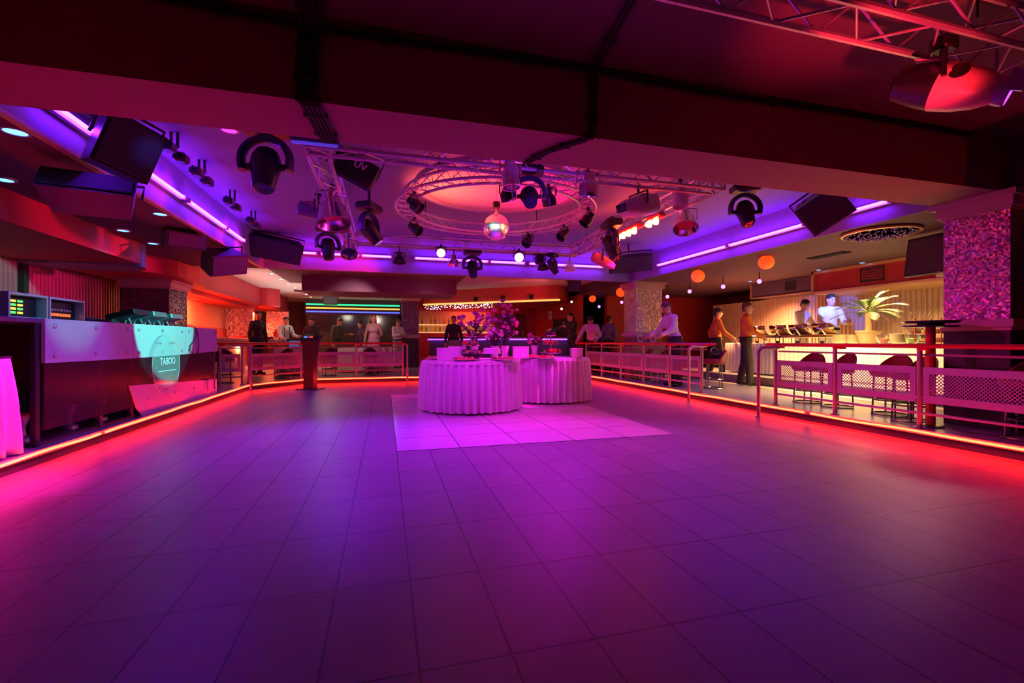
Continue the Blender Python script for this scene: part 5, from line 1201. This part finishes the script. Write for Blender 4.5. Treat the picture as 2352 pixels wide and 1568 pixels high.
# dark arched doorway
S('door_1', M_black, (6.36,6.41,14.9,16.9,.14,1.95), label='dark doorway in the red side wall')
# coloured light bars and dark mirror wall at far left
S('wall_mirror', mat('dark_mirror',(.12,.13,.11),.12,.6,var=.25,scale=1.2), (-3.35,.6,21.9,22.0,.14,2.3), label='dark mirror wall below the coloured light bars')
S('wall_stripe', M_bluewall, (-3.4,.75,21.85,22.2,2.3,3.0), label='panel carrying the coloured light bars')
for k, (z, c, s) in enumerate(((2.74,(.02,1,.32),'green, topmost'),(2.58,(1,.42,.06),'amber, middle'),(2.42,(.08,.12,1),'blue, lowest'))):
    t = thing('light_bar', 'long coloured light bar on the far wall, '+s, 'light strip', (-3.35,21.78,z), 0, 'coloured light bars'); 
    mb = MB(); mb.tube([(0,0,0),(4.0,0,0)], .035, 8); mb.build('tube', mat('bar_glow_%d'%k,c,.4,emit=c,es=1.6,var=0), t); mb = MB(); mb.box(-.02,4.02,.03,.05,-.05,.05); mb.build('batten', M_blackm, t)
mb = MB(); mb.tube([(-3.2+4.3*i/24, 19.5+1.6*math.sin(math.pi*i/24)-1.2, 2.97) for i in range(25)], .05, 6); o = mb.build('trim_9', M_ceildark); o['kind'] = 'structure'; o['label'] = 'curved dark trim on the far ceiling'
# small cabinet with pictures by the far column
t = thing('cabinet', 'low olive cabinet with two small framed pictures at foot of the pale column', 'cabinet', (6.05,10.46,.14), 0)
mb = MB(); mb.rbox(0,1.0,0,.35,0,.95,.01); mb.build('carcass', mat('olive_wood',(.30,.22,.08),.5,var=.2), t)
for x in (.02,.51): mb = MB(); mb.rbox(x,x+.47,-.02,0,.03,.92,.005); d_ = mb.build('door', mat('olive_wood',(.30,.22,.08),.5), t); mb = MB(); mb.ball((x+(.42 if x < .3 else .05),-.03,.5), .015, 8, 6); mb.build('knob', M_polish, d_)
for k, x in enumerate((.33,.7)):
    t = thing('picture_frame', 'small white framed picture on the olive cabinet, '+['left','right'][k], 'picture', (6.05+x,10.56,1.09), (R(-10),0,0), 'small pictures on the cabinet'); mb = MB(); mb.rbox(-.07,.07,-.008,.008,0,.17,.004); mb.build('frame', M_white, t); mb = MB(); mb.box(-.05,.05,-.011,-.007,.03,.14); mb.build('print', M_redwall, t)
# ================= people: signed-distance bodies meshed with surface nets
def sdf_mesh(prims, h, k=.03):
    pts = []
    for p in prims:
        if p[0] == 'c': r = max(p[3],p[4]); pts += [np.array(p[1])-r, np.array(p[1])+r, np.array(p[2])-r, np.array(p[2])+r]
        else: r = max(p[2]); pts += [np.array(p[1])-r, np.array(p[1])+r]
    pts = np.array(pts); lo = pts.min(0)-k-3*h; hi = pts.max(0)+k+3*h
    n = np.ceil((hi-lo)/h).astype(int)+1
    D = np.full(n, 9.0)
    for p in prims:
        kk = p[5] if (p[0] == 'c' and len(p) > 5) else k
        if p[0] == 'c': a, b = np.array(p[1],float), np.array(p[2],float); r = max(p[3],p[4]); l0 = np.minimum(a,b)-r; h0 = np.maximum(a,b)+r
        else: a = np.array(p[1],float); r = max(p[2]); l0 = a-r; h0 = a+r
        i0 = np.maximum(np.floor((l0-kk-2.5*h-lo)/h).astype(int),0); i1 = np.minimum(np.ceil((h0+kk+2.5*h-lo)/h).astype(int)+1,n)
        sl = tuple(slice(i0[d],i1[d]) for d in range(3))
        g = np.meshgrid(*[lo[d]+h*np.arange(i0[d],i1[d]) for d in range(3)], indexing='ij'); q = np.stack(g,-1)
        if p[0] == 'c':
            ab = b-a; t = np.clip(((q-a)@ab)/max(ab@ab,1e-9),0,1); d = np.linalg.norm(q-a-t[...,None]*ab,axis=-1)-(p[3]+(p[4]-p[3])*t)
        else:
            x = q-a
            if len(p) > 3 and p[3] is not None: x = x@np.array(p[3])
            rr = np.array(p[2]); k0 = np.linalg.norm(x/rr,axis=-1); k1 = np.linalg.norm(x/(rr*rr),axis=-1)+1e-9; d = k0*(k0-1)/k1
        A = D[sl]; hh = np.clip(.5+.5*(d-A)/kk,0,1); D[sl] = d*(1-hh)+A*hh-kk*hh*(1-hh)
    ins = D < 0
    c = np.zeros(tuple(n-1),int)
    for dx in (0,1):
        for dy in (0,1):
            for dz in (0,1): c += ins[dx:n[0]-1+dx, dy:n[1]-1+dy, dz:n[2]-1+dz]
    mask = (c > 0) & (c < 8); I = np.argwhere(mask); idx = np.full(mask.shape,-1); idx[mask] = np.arange(len(I))
    acc = np.zeros((len(I),3)); cnt = np.zeros(len(I))
    cor = [(0,0,0),(1,0,0),(0,1,0),(1,1,0),(0,0,1),(1,0,1),(0,1,1),(1,1,1)]
    for e0 in range(8):
        for ax in range(3):
            if cor[e0][ax]: continue
            c0 = np.array(cor[e0]); c1 = c0.copy(); c1[ax] = 1
            a = D[tuple((I+c0).T)]; b = D[tuple((I+c1).T)]; m = (a < 0) != (b < 0)
            t = np.where(m, a/np.where(m,a-b,1), 0); pos = I+c0+np.outer(t, c1-c0); acc[m] += pos[m]; cnt[m] += 1
    V = lo+h*acc/cnt[:,None]; F = []
    for ax in range(3):
        o1, o2 = (ax+1)%3, (ax+2)%3
        s0 = [slice(1,n[d]-1) for d in range(3)]; s0[ax] = slice(0,n[ax]-1); s1 = list(s0); s1[ax] = slice(1,n[ax])
        a = ins[tuple(s0)]; b = ins[tuple(s1)]
        for pos, flip in ((a & ~b, False), (~a & b, True)):
            E = np.argwhere(pos); off = np.ones(3,int); off[ax] = 0; E = E+off
            if not len(E): continue
            u = np.zeros(3,int); u[o1] = 1; v = np.zeros(3,int); v[o2] = 1
            q = [idx[tuple((E-u-v).T)], idx[tuple((E-v).T)], idx[tuple(E.T)], idx[tuple((E-u).T)]]
            q = np.stack(q,1); F.append(q[:,::-1] if flip else q)
    F = np.concatenate(F); F = F[(F >= 0).all(1)]
    return V, F
def np_mesh(name, V, F, m):
    me = bpy.data.meshes.new(name); me.from_pydata(V.tolist(), [], F.tolist()); me.materials.append(m); me.polygons.foreach_set('use_smooth', [True]*len(F)); me.update(); return me
def person(label, loc, face, height=1.76, lean=0.0, twist=0.0, armL=((.25,0,-1),(.1,-.25,-1)), armR=((-.25,0,-1),(-.1,-.25,-1)), head=(0,0), top=None, bottom=None, hair='short', hairm=None,
           fem=False, dress=None, vest=None, braces=None, sleeve='long', curl=.5, step=.0, hold=None, skin=None, group=None, jacket_open=False):
    """face: yaw of the figure; 0 looks towards -Y. head=(turn, nod) in degrees"""
    S_ = height/1.76; skin = skin or M_skin; top = top or M_whitecloth; bottom = bottom or M_black
    t = thing('person', label, 'person', loc, face, group)
    Lm = Matrix.Translation((0,0,.98)) @ Matrix.Rotation(R(lean),4,'X') @ Matrix.Rotation(R(twist),4,'Z') @ Matrix.Translation((0,0,-.98))
    U = lambda x, y, z: Lm @ Vector((x,y,z))
    R3 = [list(r) for r in Lm.to_3x3()]
    sw = .175 if not fem else .155; hw = .09 if not fem else .1
    neck = U(0,.01,1.47); hc = U(0,-.012,1.635)
    HM = Matrix.Translation(U(0,.0,1.52)) @ Lm.to_3x3().to_4x4() @ Matrix.Rotation(R(head[0]),4,'Z') @ Matrix.Rotation(R(head[1]),4,'X') @ Matrix.Translation((0,0,-1.52))
    Hd = lambda x, y, z: HM @ Vector((x,y,z)); H3 = [list(r) for r in HM.to_3x3()]
    body = []; C = lambda a, b, r0, r1, *k: body.append(('c',tuple(a),tuple(b),r0,r1)+k)
    E_ = lambda c, r, m=None: body.append(('e',tuple(c),r,m))
    # torso
    E_(U(0,.0,.98),(.155,.105,.12),R3); E_(U(0,0,1.14),(.13 if not fem else .115,.092,.15),R3); E_(U(0,.005,1.31),(.16 if not fem else .14,.108,.16),R3)
    if fem:
        for s in (-1,1): E_(U(.065*s,-.085,1.29),(.062,.06,.062),R3)
    C(U(-sw*.75,.01,1.425),U(sw*.75,.01,1.425),.058,.058); C(neck,U(0,-.005,1.55),.054,.05)
    # head with face
    E_(Hd(0,.005,1.655),(.075,.095,.10),H3); E_(Hd(0,-.02,1.60),(.062,.075,.085),H3); E_(Hd(0,-.055,1.552),(.034,.03,.024),H3)
    body.append(('c',tuple(Hd(0,-.088,1.645)),tuple(Hd(0,-.112,1.61)),.009,.014,.012)); body.append(('c',tuple(Hd(-.03,-.082,1.665)),tuple(Hd(.03,-.082,1.665)),.012,.012,.012))
    for s in (-1,1): E_(Hd(.076*s,.008,1.625),(.011,.022,.032),H3)
    # legs
    hip, knee, ank = {}, {}, {}
    for s in (-1,1):
        st = step*s; hip[s] = Vector((hw*s,0,.93)); knee[s] = Vector((hw*1.1*s,-.02+st*.45,.51)); ank[s] = Vector((hw*1.15*s,.02+st,.085))
        C(hip[s],knee[s],.085,.058); C(knee[s],ank[s],.056,.036); C(ank[s]+Vector((0,.03,-.035)),ank[s]+Vector((.02*s,-.15,-.05)),.038,.030)
    # arms and hands
    sh, el, wr = {}, {}, {}
    for s, (ud, fd) in ((1,armL),(-1,armR)):
        sh[s] = U(sw*s,.01,1.415); ud = Vector(ud).normalized(); fd = Vector(fd).normalized(); el[s] = sh[s]+ud*.285; wr[s] = el[s]+fd*.25
        C(sh[s],el[s],.048,.038); C(el[s],wr[s],.038,.026)
        pm = wr[s]+fd*.055; sd = fd.cross(Vector((0,0,1))); 
        if sd.length < .1: sd = Vector((0,1,0))
        sd.normalize(); nr = sd.cross(fd).normalized()
        if nr.z > 0: nr = -nr
        C(wr[s],pm,.026,.034); C(pm-sd*.018,pm+sd*.018,.028,.028,.02)
        for i, ln in enumerate((.062,.075,.07,.055)):
            b0 = wr[s]+fd*.088+sd*(-.030+.02*i); b1 = b0+(fd+nr*curl*.4).normalized()*ln*.55; b2 = b1+(fd+nr*curl*1.4).normalized()*ln*.55
            C(b0,b1,.0105,.0095,.004); C(b1,b2,.0095,.0085,.004)
        b0 = wr[s]+fd*.03-sd*.028; b1 = b0+(fd*.5-sd*.9+nr*.2).normalized()*.045; b2 = b1+(fd*.9-sd*.2+nr*.4).normalized()*.035
        C(b0,b1,.014,.012,.008); C(b1,b2,.012,.010,.004)
    sc = lambda V: V*S_
    V, F = sdf_mesh(body, .0105, .035); link('body', np_mesh('body', sc(V), F, skin), t)
    def cloth(name, prims, m, k=.035, h=.013, lab=None):
        V, F = sdf_mesh(prims, h, k); return link(name, np_mesh(name, sc(V), F, m), t, label=lab)
    q = .013
    if dress is None:
        tp = [('e',tuple(U(0,0,1.04)),(.158+q,.108+q,.07),R3),('e',tuple(U(0,0,1.14)),((.132 if not fem else .118)+q,.094+q,.15),R3),('e',tuple(U(0,.005,1.31)),((.162 if not fem else .142)+q,.11+q,.155),R3),('c',tuple(U(-sw*.75,.01,1.42)),tuple(U(sw*.75,.01,1.42)),.058+q,.058+q),('c',tuple(U(0,.01,1.44)),tuple(U(0,.008,1.485)),.062,.060)]
        if fem: tp += [('e',tuple(U(.065*s,-.085,1.29)),(.07,.068,.07),R3) for s in (-1,1)]
        for s in (-1,1):
            tp.append(('c',tuple(sh[s]),tuple(el[s]),.05+q,.042+q))
            if sleeve == 'long': tp.append(('c',tuple(el[s]),tuple(el[s].lerp(wr[s],.95)),.042+q,.032+q*.6))
        cloth('shirt' if not jacket_open else 'jacket', tp, top)
        bt = [('e',(0,0,.94),(.162+q,.112+q,.10))]
        for s in (-1,1): bt += [('c',tuple(hip[s]),tuple(knee[s]),.092+q,.068+q),('c',tuple(knee[s]),tuple(ank[s]),.068+q,.055+q)]
        cloth('trousers', bt, bottom, .025)
        mb = MB(); mb.tube([(.181*math.cos(R(12*i)), .129*math.sin(R(12*i)), 1.005) for i in range(30)], .022, 6, closed=True, sq=(.5,1.2)); mb.xf(0, Matrix.Scale(S_,4)); mb.build('belt', M_black, t)
    else:
        tp = [('e',tuple(U(0,0,1.14)),(.118+q,.094+q,.15),R3),('e',tuple(U(0,.005,1.30)),(.142+q,.11+q,.13),R3),('c',tuple(U(-sw*.6,.01,1.40)),tuple(U(sw*.6,.01,1.40)),.05+q,.05+q),('c',(0,0,1.05),(0,.0,.55),.14,.24),('c',(0,0,.55),(0,.05,.2),.24,.32)] + [('e',tuple(U(.065*s,-.085,1.29)),(.07,.068,.07),R3) for s in (-1,1)]
        cloth('dress', [p if p[0] == 'e' or p[2][2] > .3 else ('c',(0,0,.55),(0,.03,.36),.24,.28) for p in tp], dress, .05)
    sp = []
    for s in (-1,1): sp += [('c',tuple(ank[s]+Vector((0,.03,-.03))),tuple(ank[s]+Vector((.022*s,-.16,-.048))),.046,.036)]
    for s, pr in zip((-1,1), sp): cloth('shoe', [pr], M_black, .02, .012)
    # hair, eyes, mouth
    hm = hairm or M_hairdark; hp = [('e',tuple(Hd(0,.018,1.68)),(.083,.098,.092),H3)]
    if hair == 'long': hp += [('c',tuple(Hd(0,.06,1.66)),tuple(Hd(0,.085,1.45)),.085,.07),('c',tuple(Hd(.06,.02,1.64)),tuple(Hd(.07,.04,1.48)),.035,.03),('c',tuple(Hd(-.06,.02,1.64)),tuple(Hd(-.07,.04,1.48)),.035,.03)]
    elif hair == 'short': hp += [('e',tuple(Hd(0,.06,1.62)),(.066,.05,.07),H3)]
    if hair != 'bald':
        V, F = sdf_mesh(hp, .010, .02)
        me = np_mesh('hair', sc(V), F, hm); link('hair', me, t)
    for s in (-1,1):
        mb = MB(); mb.ball(Hd(.030*s,-.083,1.645)*S_, .011*S_, 10, 7); mb.build('eye', M_eye, t)
        mb = MB(); mb.tube([Hd(.015*s,-.094,1.668)*S_, Hd(.033*s,-.094,1.673)*S_, Hd(.05*s,-.084,1.667)*S_], .0045, 5); mb.build('eyebrow', hm, t)
    mb = MB(); mb.tube([Hd(-.022,-.088,1.582)*S_, Hd(0,-.098,1.583)*S_, Hd(.022,-.088,1.582)*S_], .007, 6); mb.build('mouth', M_lips, t)
    if vest is not None:
        vp = [('e',tuple(U(0,.0,1.06)),(.155+2*q,.105+2*q,.13),R3),('e',tuple(U(0,.01,1.24)),(.158+2*q,.106+2*q,.15),R3),('c',tuple(U(-.1,.03,1.4)),tuple(U(.1,.03,1.4)),.05,.05)]
        cloth('waistcoat', vp, vest)
    if braces is not None:
        for s in (-1,1): mb = MB(); mb.tube([U(.08*s,-.118,1.02)*S_, U(.085*s,-.135,1.25)*S_, U(.09*s,-.09,1.42)*S_, U(.085*s,.02,1.485)*S_, U(.06*s,.13,1.3)*S_, U(.04*s,.118,1.05)*S_], .014*S_, 6, sq=(1.3,.5)); mb.build('suspender', braces, t)
    return t, [w*S_ for w in (wr[1], wr[-1])], Matrix.Translation(Vector(loc)) @ Matrix.Rotation(face,4,'Z')
def stand(px, d, z=.14): p = at(px,784,d); return (p.x,p.y,z)
FC = -YAW   # facing the camera
M_olive = mat('olive_jacket', (.10,.10,.05), .7, var=.15); M_navy = mat('navy_jacket', (.03,.025,.09), .7, var=.15); M_darksuit = mat('dark_suit', (.035,.02,.03), .7, var=.2)
M_leather = mat('black_leather_jacket', (.025,.03,.028), .35, var=.3); M_orange = mat('orange_shirt', (.75,.20,.04), .75, var=.12); M_pinkdress = mat('pale_pink_gown', (.65,.40,.50), .75, var=.1); M_violetshirt = mat('blue_violet_shirt', (.16,.13,.45), .75, var=.12)
M_chef = mat('white_chef_jacket', (.75,.72,.68), .8, var=.05); M_greytr = mat('grey_trousers', (.35,.33,.32), .75, var=.1); M_mint = mat('pale_mint_shirt', (.62,.75,.66), .75, var=.05)
M_hairbrown = mat('brown_hair', (.10,.05,.025), .6, var=.3)
person('person in dark suit with back half turned at the left bar rail', stand(590,13.2), FC+R(70), 1.84, 4, top=M_darksuit, bottom=M_darksuit, jacket_open=True, head=(-20,5), hair='short')
person('bartender in pale shirt and dark braces behind the left buffet', stand(654,15.3), FC+R(55), 1.78, 6, top=M_mint, bottom=M_olive, braces=M_black, armL=((.2,-.4,-1),(.1,-1,-.2)), armR=((-.2,-.3,-1),(-.05,-1,-.35)), head=(-25,8))
person('person in black suit standing behind the lectern', stand(716,14.2), FC, 1.70, 3, top=M_darksuit, bottom=M_darksuit, jacket_open=True, armL=((.2,-.3,-1),(-.1,-1,.05)), armR=((-.2,-.3,-1),(.1,-1,.05)), head=(10,10))
person('person in olive jacket right of the lectern, head down', stand(772,15.9), FC+R(60), 1.80, 14, top=M_olive, bottom=M_olive, jacket_open=True, head=(0,15), hairm=M_hairbrown, armL=((.1,-.5,-1),(0,-1,.1)))
person('person in navy jacket in the crowd behind the left railing', stand(833,17.2), FC-R(40), 1.72, 8, top=M_navy, bottom=M_navy, jacket_open=True, head=(10,10))
person('woman in long pale pink gown behind the left railing', stand(858,13.75), FC+R(10), 1.78, 0, dress=M_pinkdress, fem=True, hair='long', hairm=M_hairbrown, armL=((.3,-.1,-1),(-.2,-1,-.2)), armR=((-.3,0,-1),(-.05,-.3,-1)), head=(20,0))
person('person in white shirt and dark waistcoat looking at a phone by the slim column', stand(913,16.6), FC+R(50), 1.78, 2, top=M_whitecloth, bottom=M_greytr, vest=None, armL=((.15,-.3,-1),(-.45,-1,.35)), armR=((-.15,-.3,-1),(.5,-1,.25)), head=(0,22), hairm=M_hairbrown)
person('person in dark clothes with bright lit face before the far bar', stand(1042,15.0), FC+R(15), 1.80, 0, top=M_darksuit, bottom=M_greytr, jacket_open=True, head=(-10,-4))
t, wrs, W = person('person in black leather jacket holding a microphone, arm stretched to the bar', stand(1315,14.7), FC-R(55), 1.88, 8, top=M_leather, bottom=M_black, jacket_open=True, armL=((.3,-.6,-.8),(-.5,-.8,.55)), armR=((-.55,-.75,-.4),(-.25,-.95,-.15)), head=(-10,0), curl=1.0)
mp = W @ wrs[0]
p_, w_, W_ = person('person in white shirt leaning on the bar, head bowed', stand(1360,13.9), FC-R(20), 1.80, 26, top=M_whitecloth, bottom=M_darksuit, armL=((.4,-.4,-1),(-.2,-.9,-.5)), armR=((-.45,-.5,-.9),(-.2,-.8,-.7)), head=(0,20))
person('person in blue violet shirt right of the white shirted man', stand(1398,15.0), FC+R(140), 1.80, 3, top=M_violetshirt, bottom=M_darksuit, head=(0,0))
person('person in loose white blouse bending forward at the right railing, beside the pale column', stand(1550,9.9), FC-R(75), 1.84, 16, top=M_whitecloth, bottom=M_darksuit, fem=True, armL=((.2,-.4,-1),(0,-1,-.4)), armR=((-.2,-.5,-1),(0,-1,-.5)), head=(5,15), hairm=M_hairbrown)
person('person in orange shirt walking past the buffet, left of two', stand(1645,11.8), FC+R(80), 1.82, 3, top=M_orange, bottom=M_darksuit, step=.14, armL=((.1,.4,-1),(.05,-.3,-1)), armR=((-.1,-.4,-1),(0,-.9,-.6)), hairm=M_hairdark)
person('person in orange shirt by the end of the buffet, right of two', stand(1713,10.0), FC+R(60), 1.82, 3, top=M_orange, bottom=M_darksuit, step=.1, armR=((-.1,-.4,-1),(0,-.9,-.6)), hairm=M_hairbrown)
person('chef in white jacket behind the buffet, left of two', stand(1838,11.15,.32), FC+R(25), 1.80, 8, top=M_chef, bottom=M_chef, armL=((.2,-.4,-1),(-.1,-1,-.2)), armR=((-.2,-.4,-1),(.1,-1,-.3)), head=(0,15))
person('chef in white jacket lit blue behind the buffet, right of two', stand(1905,10.45,.32), FC+R(-15), 1.86, 5, top=M_chef, bottom=M_chef, armL=((.25,-.3,-1),(-.1,-1,-.1)), armR=((-.2,-.4,-1),(.1,-1,-.3)), head=(15,10))
# microphone in the leather jacketed person's hand
d = (W.to_3x3() @ Vector((-.5,-.8,.55)).normalized())
c = mp + d*.09
t = thing('microphone', 'silver handheld microphone held by the man in leather jacket', 'microphone', c, 0)
mb = MB(); u = Vector((0,0,1)); u = (u + d*-.2).normalized(); mb.tube([u*-.12, u*.06], [.011,.015], 10); mb.build('handle', M_black, t); mb = MB(); mb.ball(u*.085, .027, 12, 8); mb.build('grille', M_polish, t)
SC.view_settings.exposure = 0.0
def spot(name, a, b, e, col, ang, blend=.5, size=.05): return lamp('SPOT', name, a, e, col, Vector(b)-Vector(a), size, ang, blend)
# pink and violet beams on the tables
spot('pink_par_beam', (1.9,9.05,2.8), (t1c.x+.35,t1c.y+.4,.6), 700, (1.0,.01,.60), 42, .6)
spot('violet_front_beam', (1.4,4.95,2.72), (t1c.x+.45,t1c.y+.3,.3), 220, (.75,.01,1.0), 46, .7)
spot('violet_left_beam', (-.6,5.4,2.75), (t1c.x,t1c.y,.4), 180, (.55,.01,1.0), 40, .7)
spot('pink_side_beam', (4.0,6.6,2.75), (t1c.x+.9,t1c.y+.6,.5), 480, (1.0,.01,.70), 34, .6, .03)
# floor pools
spot('violet_floor_beam', (-.6,6.4,2.75), (-.6,4.9,0), 900, (.22,.004,1.0), 100, .9, .1)
spot('magenta_floor_beam', (2.4,6.0,2.75), (1.9,5.0,0), 380, (.85,.01,.85), 80, .9, .1)
spot('dim_violet_projector_beam', (3.7,1.95,2.6), (3.3,3.0,0), 14, (.55,.1,.8), 100, .9, .1)
# teal on the booth
spot('teal_moving_head_beam', (.2,6.9,2.4), (BX,7.6,1.5), 800, (0,1.0,.78), 31, .15, .015)
spot('teal_soft_beam', (-.2,5.2,2.65), (BX-.3,5.65,1.40), 110, (0,1.0,.85), 20, .6, .03)
spot('lavender_booth_beam', (-.2,5.0,2.6), (BX,5.5,1.05), 200, (.14,.08,1.0), 30, .6)
spot('pink_curtain_beam', (-.8,5.0,2.6), (XL,4.2,.5), 800, (1.0,.01,.55), 36, .6)
spot('crimson_wall_beam', (1.2,8.6,2.7), (-5.5,9.0,2.15), 1000, (1.0,.02,.30), 29, .8)
# coffer ceiling: orange left, red right inside the ring
spot('orange_ring_uplight', (RC.x-.8,RC.y+.2,2.55), (RC.x-.5,RC.y+.1,3.3), 240, (1.0,.10,.04), 120, .8)
spot('red_ring_uplight', (RC.x+.75,RC.y+.1,2.55), (RC.x+.5,RC.y,3.3), 300, (1.0,.005,.07), 125, .8)
spot('red_ceiling_wash', (1.6,5.2,2.4), (1.4,5.4,3.3), 16, (1.0,.01,.14), 150, .9)
spot('projector_beam', (3.44,1.72,2.48), (4.6,-.2,1.4), 40, (.4,.08,1.0), 70, .5, .05)
spot('red_truss_fill', (2.8,1.55,1.95), (2.95,2.0,3.0), 150, (1.0,.02,.05), 62, .7)  # added lamp without a fixture, reddens the near truss
spot('violet_truss_beam', (1.6,4.2,2.5), (1.6,4.86,3.05), 16, (.35,.03,1.0), 150, .8)
spot('blue_speaker_beam', (-.9,3.98,2.9), (-2.75,5.0,2.52), 30, (.1,.08,1.0), 12, .5)
# beams on the mirror ball
spot('amber_ball_beam', (2.7,5.0,2.55), (1.52,6.32,2.72), 420, (1.0,.45,.05), 12, .4, .08)
spot('green_ball_beam', (.2,5.0,2.6), (1.52,6.32,2.72), 260, (.2,1.0,.35), 12, .4, .08)
spot('blue_ball_beam', (1.2,5.0,2.5), (1.52,6.32,2.72), 260, (.4,.5,1.0), 12, .4, .08)
# red lamp bars on the right truss
lamp('POINT', 'red_lamp_bar_glow', (TX1-.25,6.7,2.78), 14, (1.0,.03,.01), size=.1)
lamp('POINT', 'red_lamp_bar_glow', (TX1-.25,5.9,2.78), 7, (1.0,.03,.01), size=.1)
# buffet
lamp('AREA','buffet_strip', (9.5,6.5,2.15), 380, (1.0,.58,.22), (.08,0,-1), .3, sy=4.5).data.spread = R(125)
lamp('AREA','buffet_wall_strip', (9.8,9.9,2.25), 420, (1.0,.40,.16), (.25,0,-1), .3, sy=3).data.spread = R(130)
spot('blue_buffet_beam', (9.2,7.6,2.1), (10.6,8.75,1.55), 150, (.1,.16,1.0), 52, .15, .02)
# side bar cove
lamp('AREA','side_bar_cove', (-5.0,14.7,2.2), 440, (1.0,.10,.03), (-.9,0,-.7), .3, sy=3.4)
lamp('AREA','side_bar_cove', (-4.7,18.6,2.2), 330, (1.0,.16,.05), (-.3,0,-1), .3, sy=2.8)
spot('red_soffit_beam', (1.0,9.8,2.6), (-4.1,12.5,2.7), 500, (1.0,.01,.05), 46, .9)
# far bar
lamp('AREA','far_bar_glow', (3.4,18.2,2.4), 60, (1.0,.10,.09), (0,.4,-1), 1.5)
spot('canopy_wash', (5.0,12.2,2.4), (3.9,15.6,2.75), 160, (1.0,.12,.12), 60, .8)
lamp('POINT', 'far_room_light', (-2.0,17.0,2.5), 26, (1.0,.85,.75), size=.2)
lamp('AREA','ceiling_fill', (-3.3,16.4,2.35), 20, (1.0,.93,.88), (.0,0,1), 1.2, sy=6)  # added upward fill for the pale ceiling, no cove holds it
spot('pink_soffit_beam', (2.2,4.9,2.5), (-3.83,7.4,2.8), 900, (1.0,.01,.25), 24, .9)
spot('magenta_rail_beam', (1.8,5.0,2.7), (5.7,3.9,.35), 230, (1.0,.01,.45), 42, .8)
spot('warm_floor_spill', (7.2,4.6,2.6), (4.4,3.9,0), 170, (1.0,.42,.45), 52, .9, .1)
lamp('POINT', 'far_room_light', (1.2,13.4,2.35), 2, (1.0,.4,.5), size=.2)
spot('crowd_fill', (-.5,12.6,2.5), (-1.5,16.0,1.3), 60, (1.0,.7,.65), 80, .8)  # added fill without a fixture, brightens people behind the left railing
spot('crowd_fill_right', (4.0,11.8,2.6), (4.6,14.5,1.3), 50, (.8,.5,.8), 60, .8)  # added fill likewise, for people near the far bar
# blue downlights
for o in [o for o in COL.objects if o.name.startswith('downlight') and o.get('group') == 'blue downlights on the left']:
    spot('blue_downlight_beam', o.location-Vector((0,0,.03)), o.location-Vector((0,0,1)), 7, (.08,.12,1.0), 140, .8, .04)
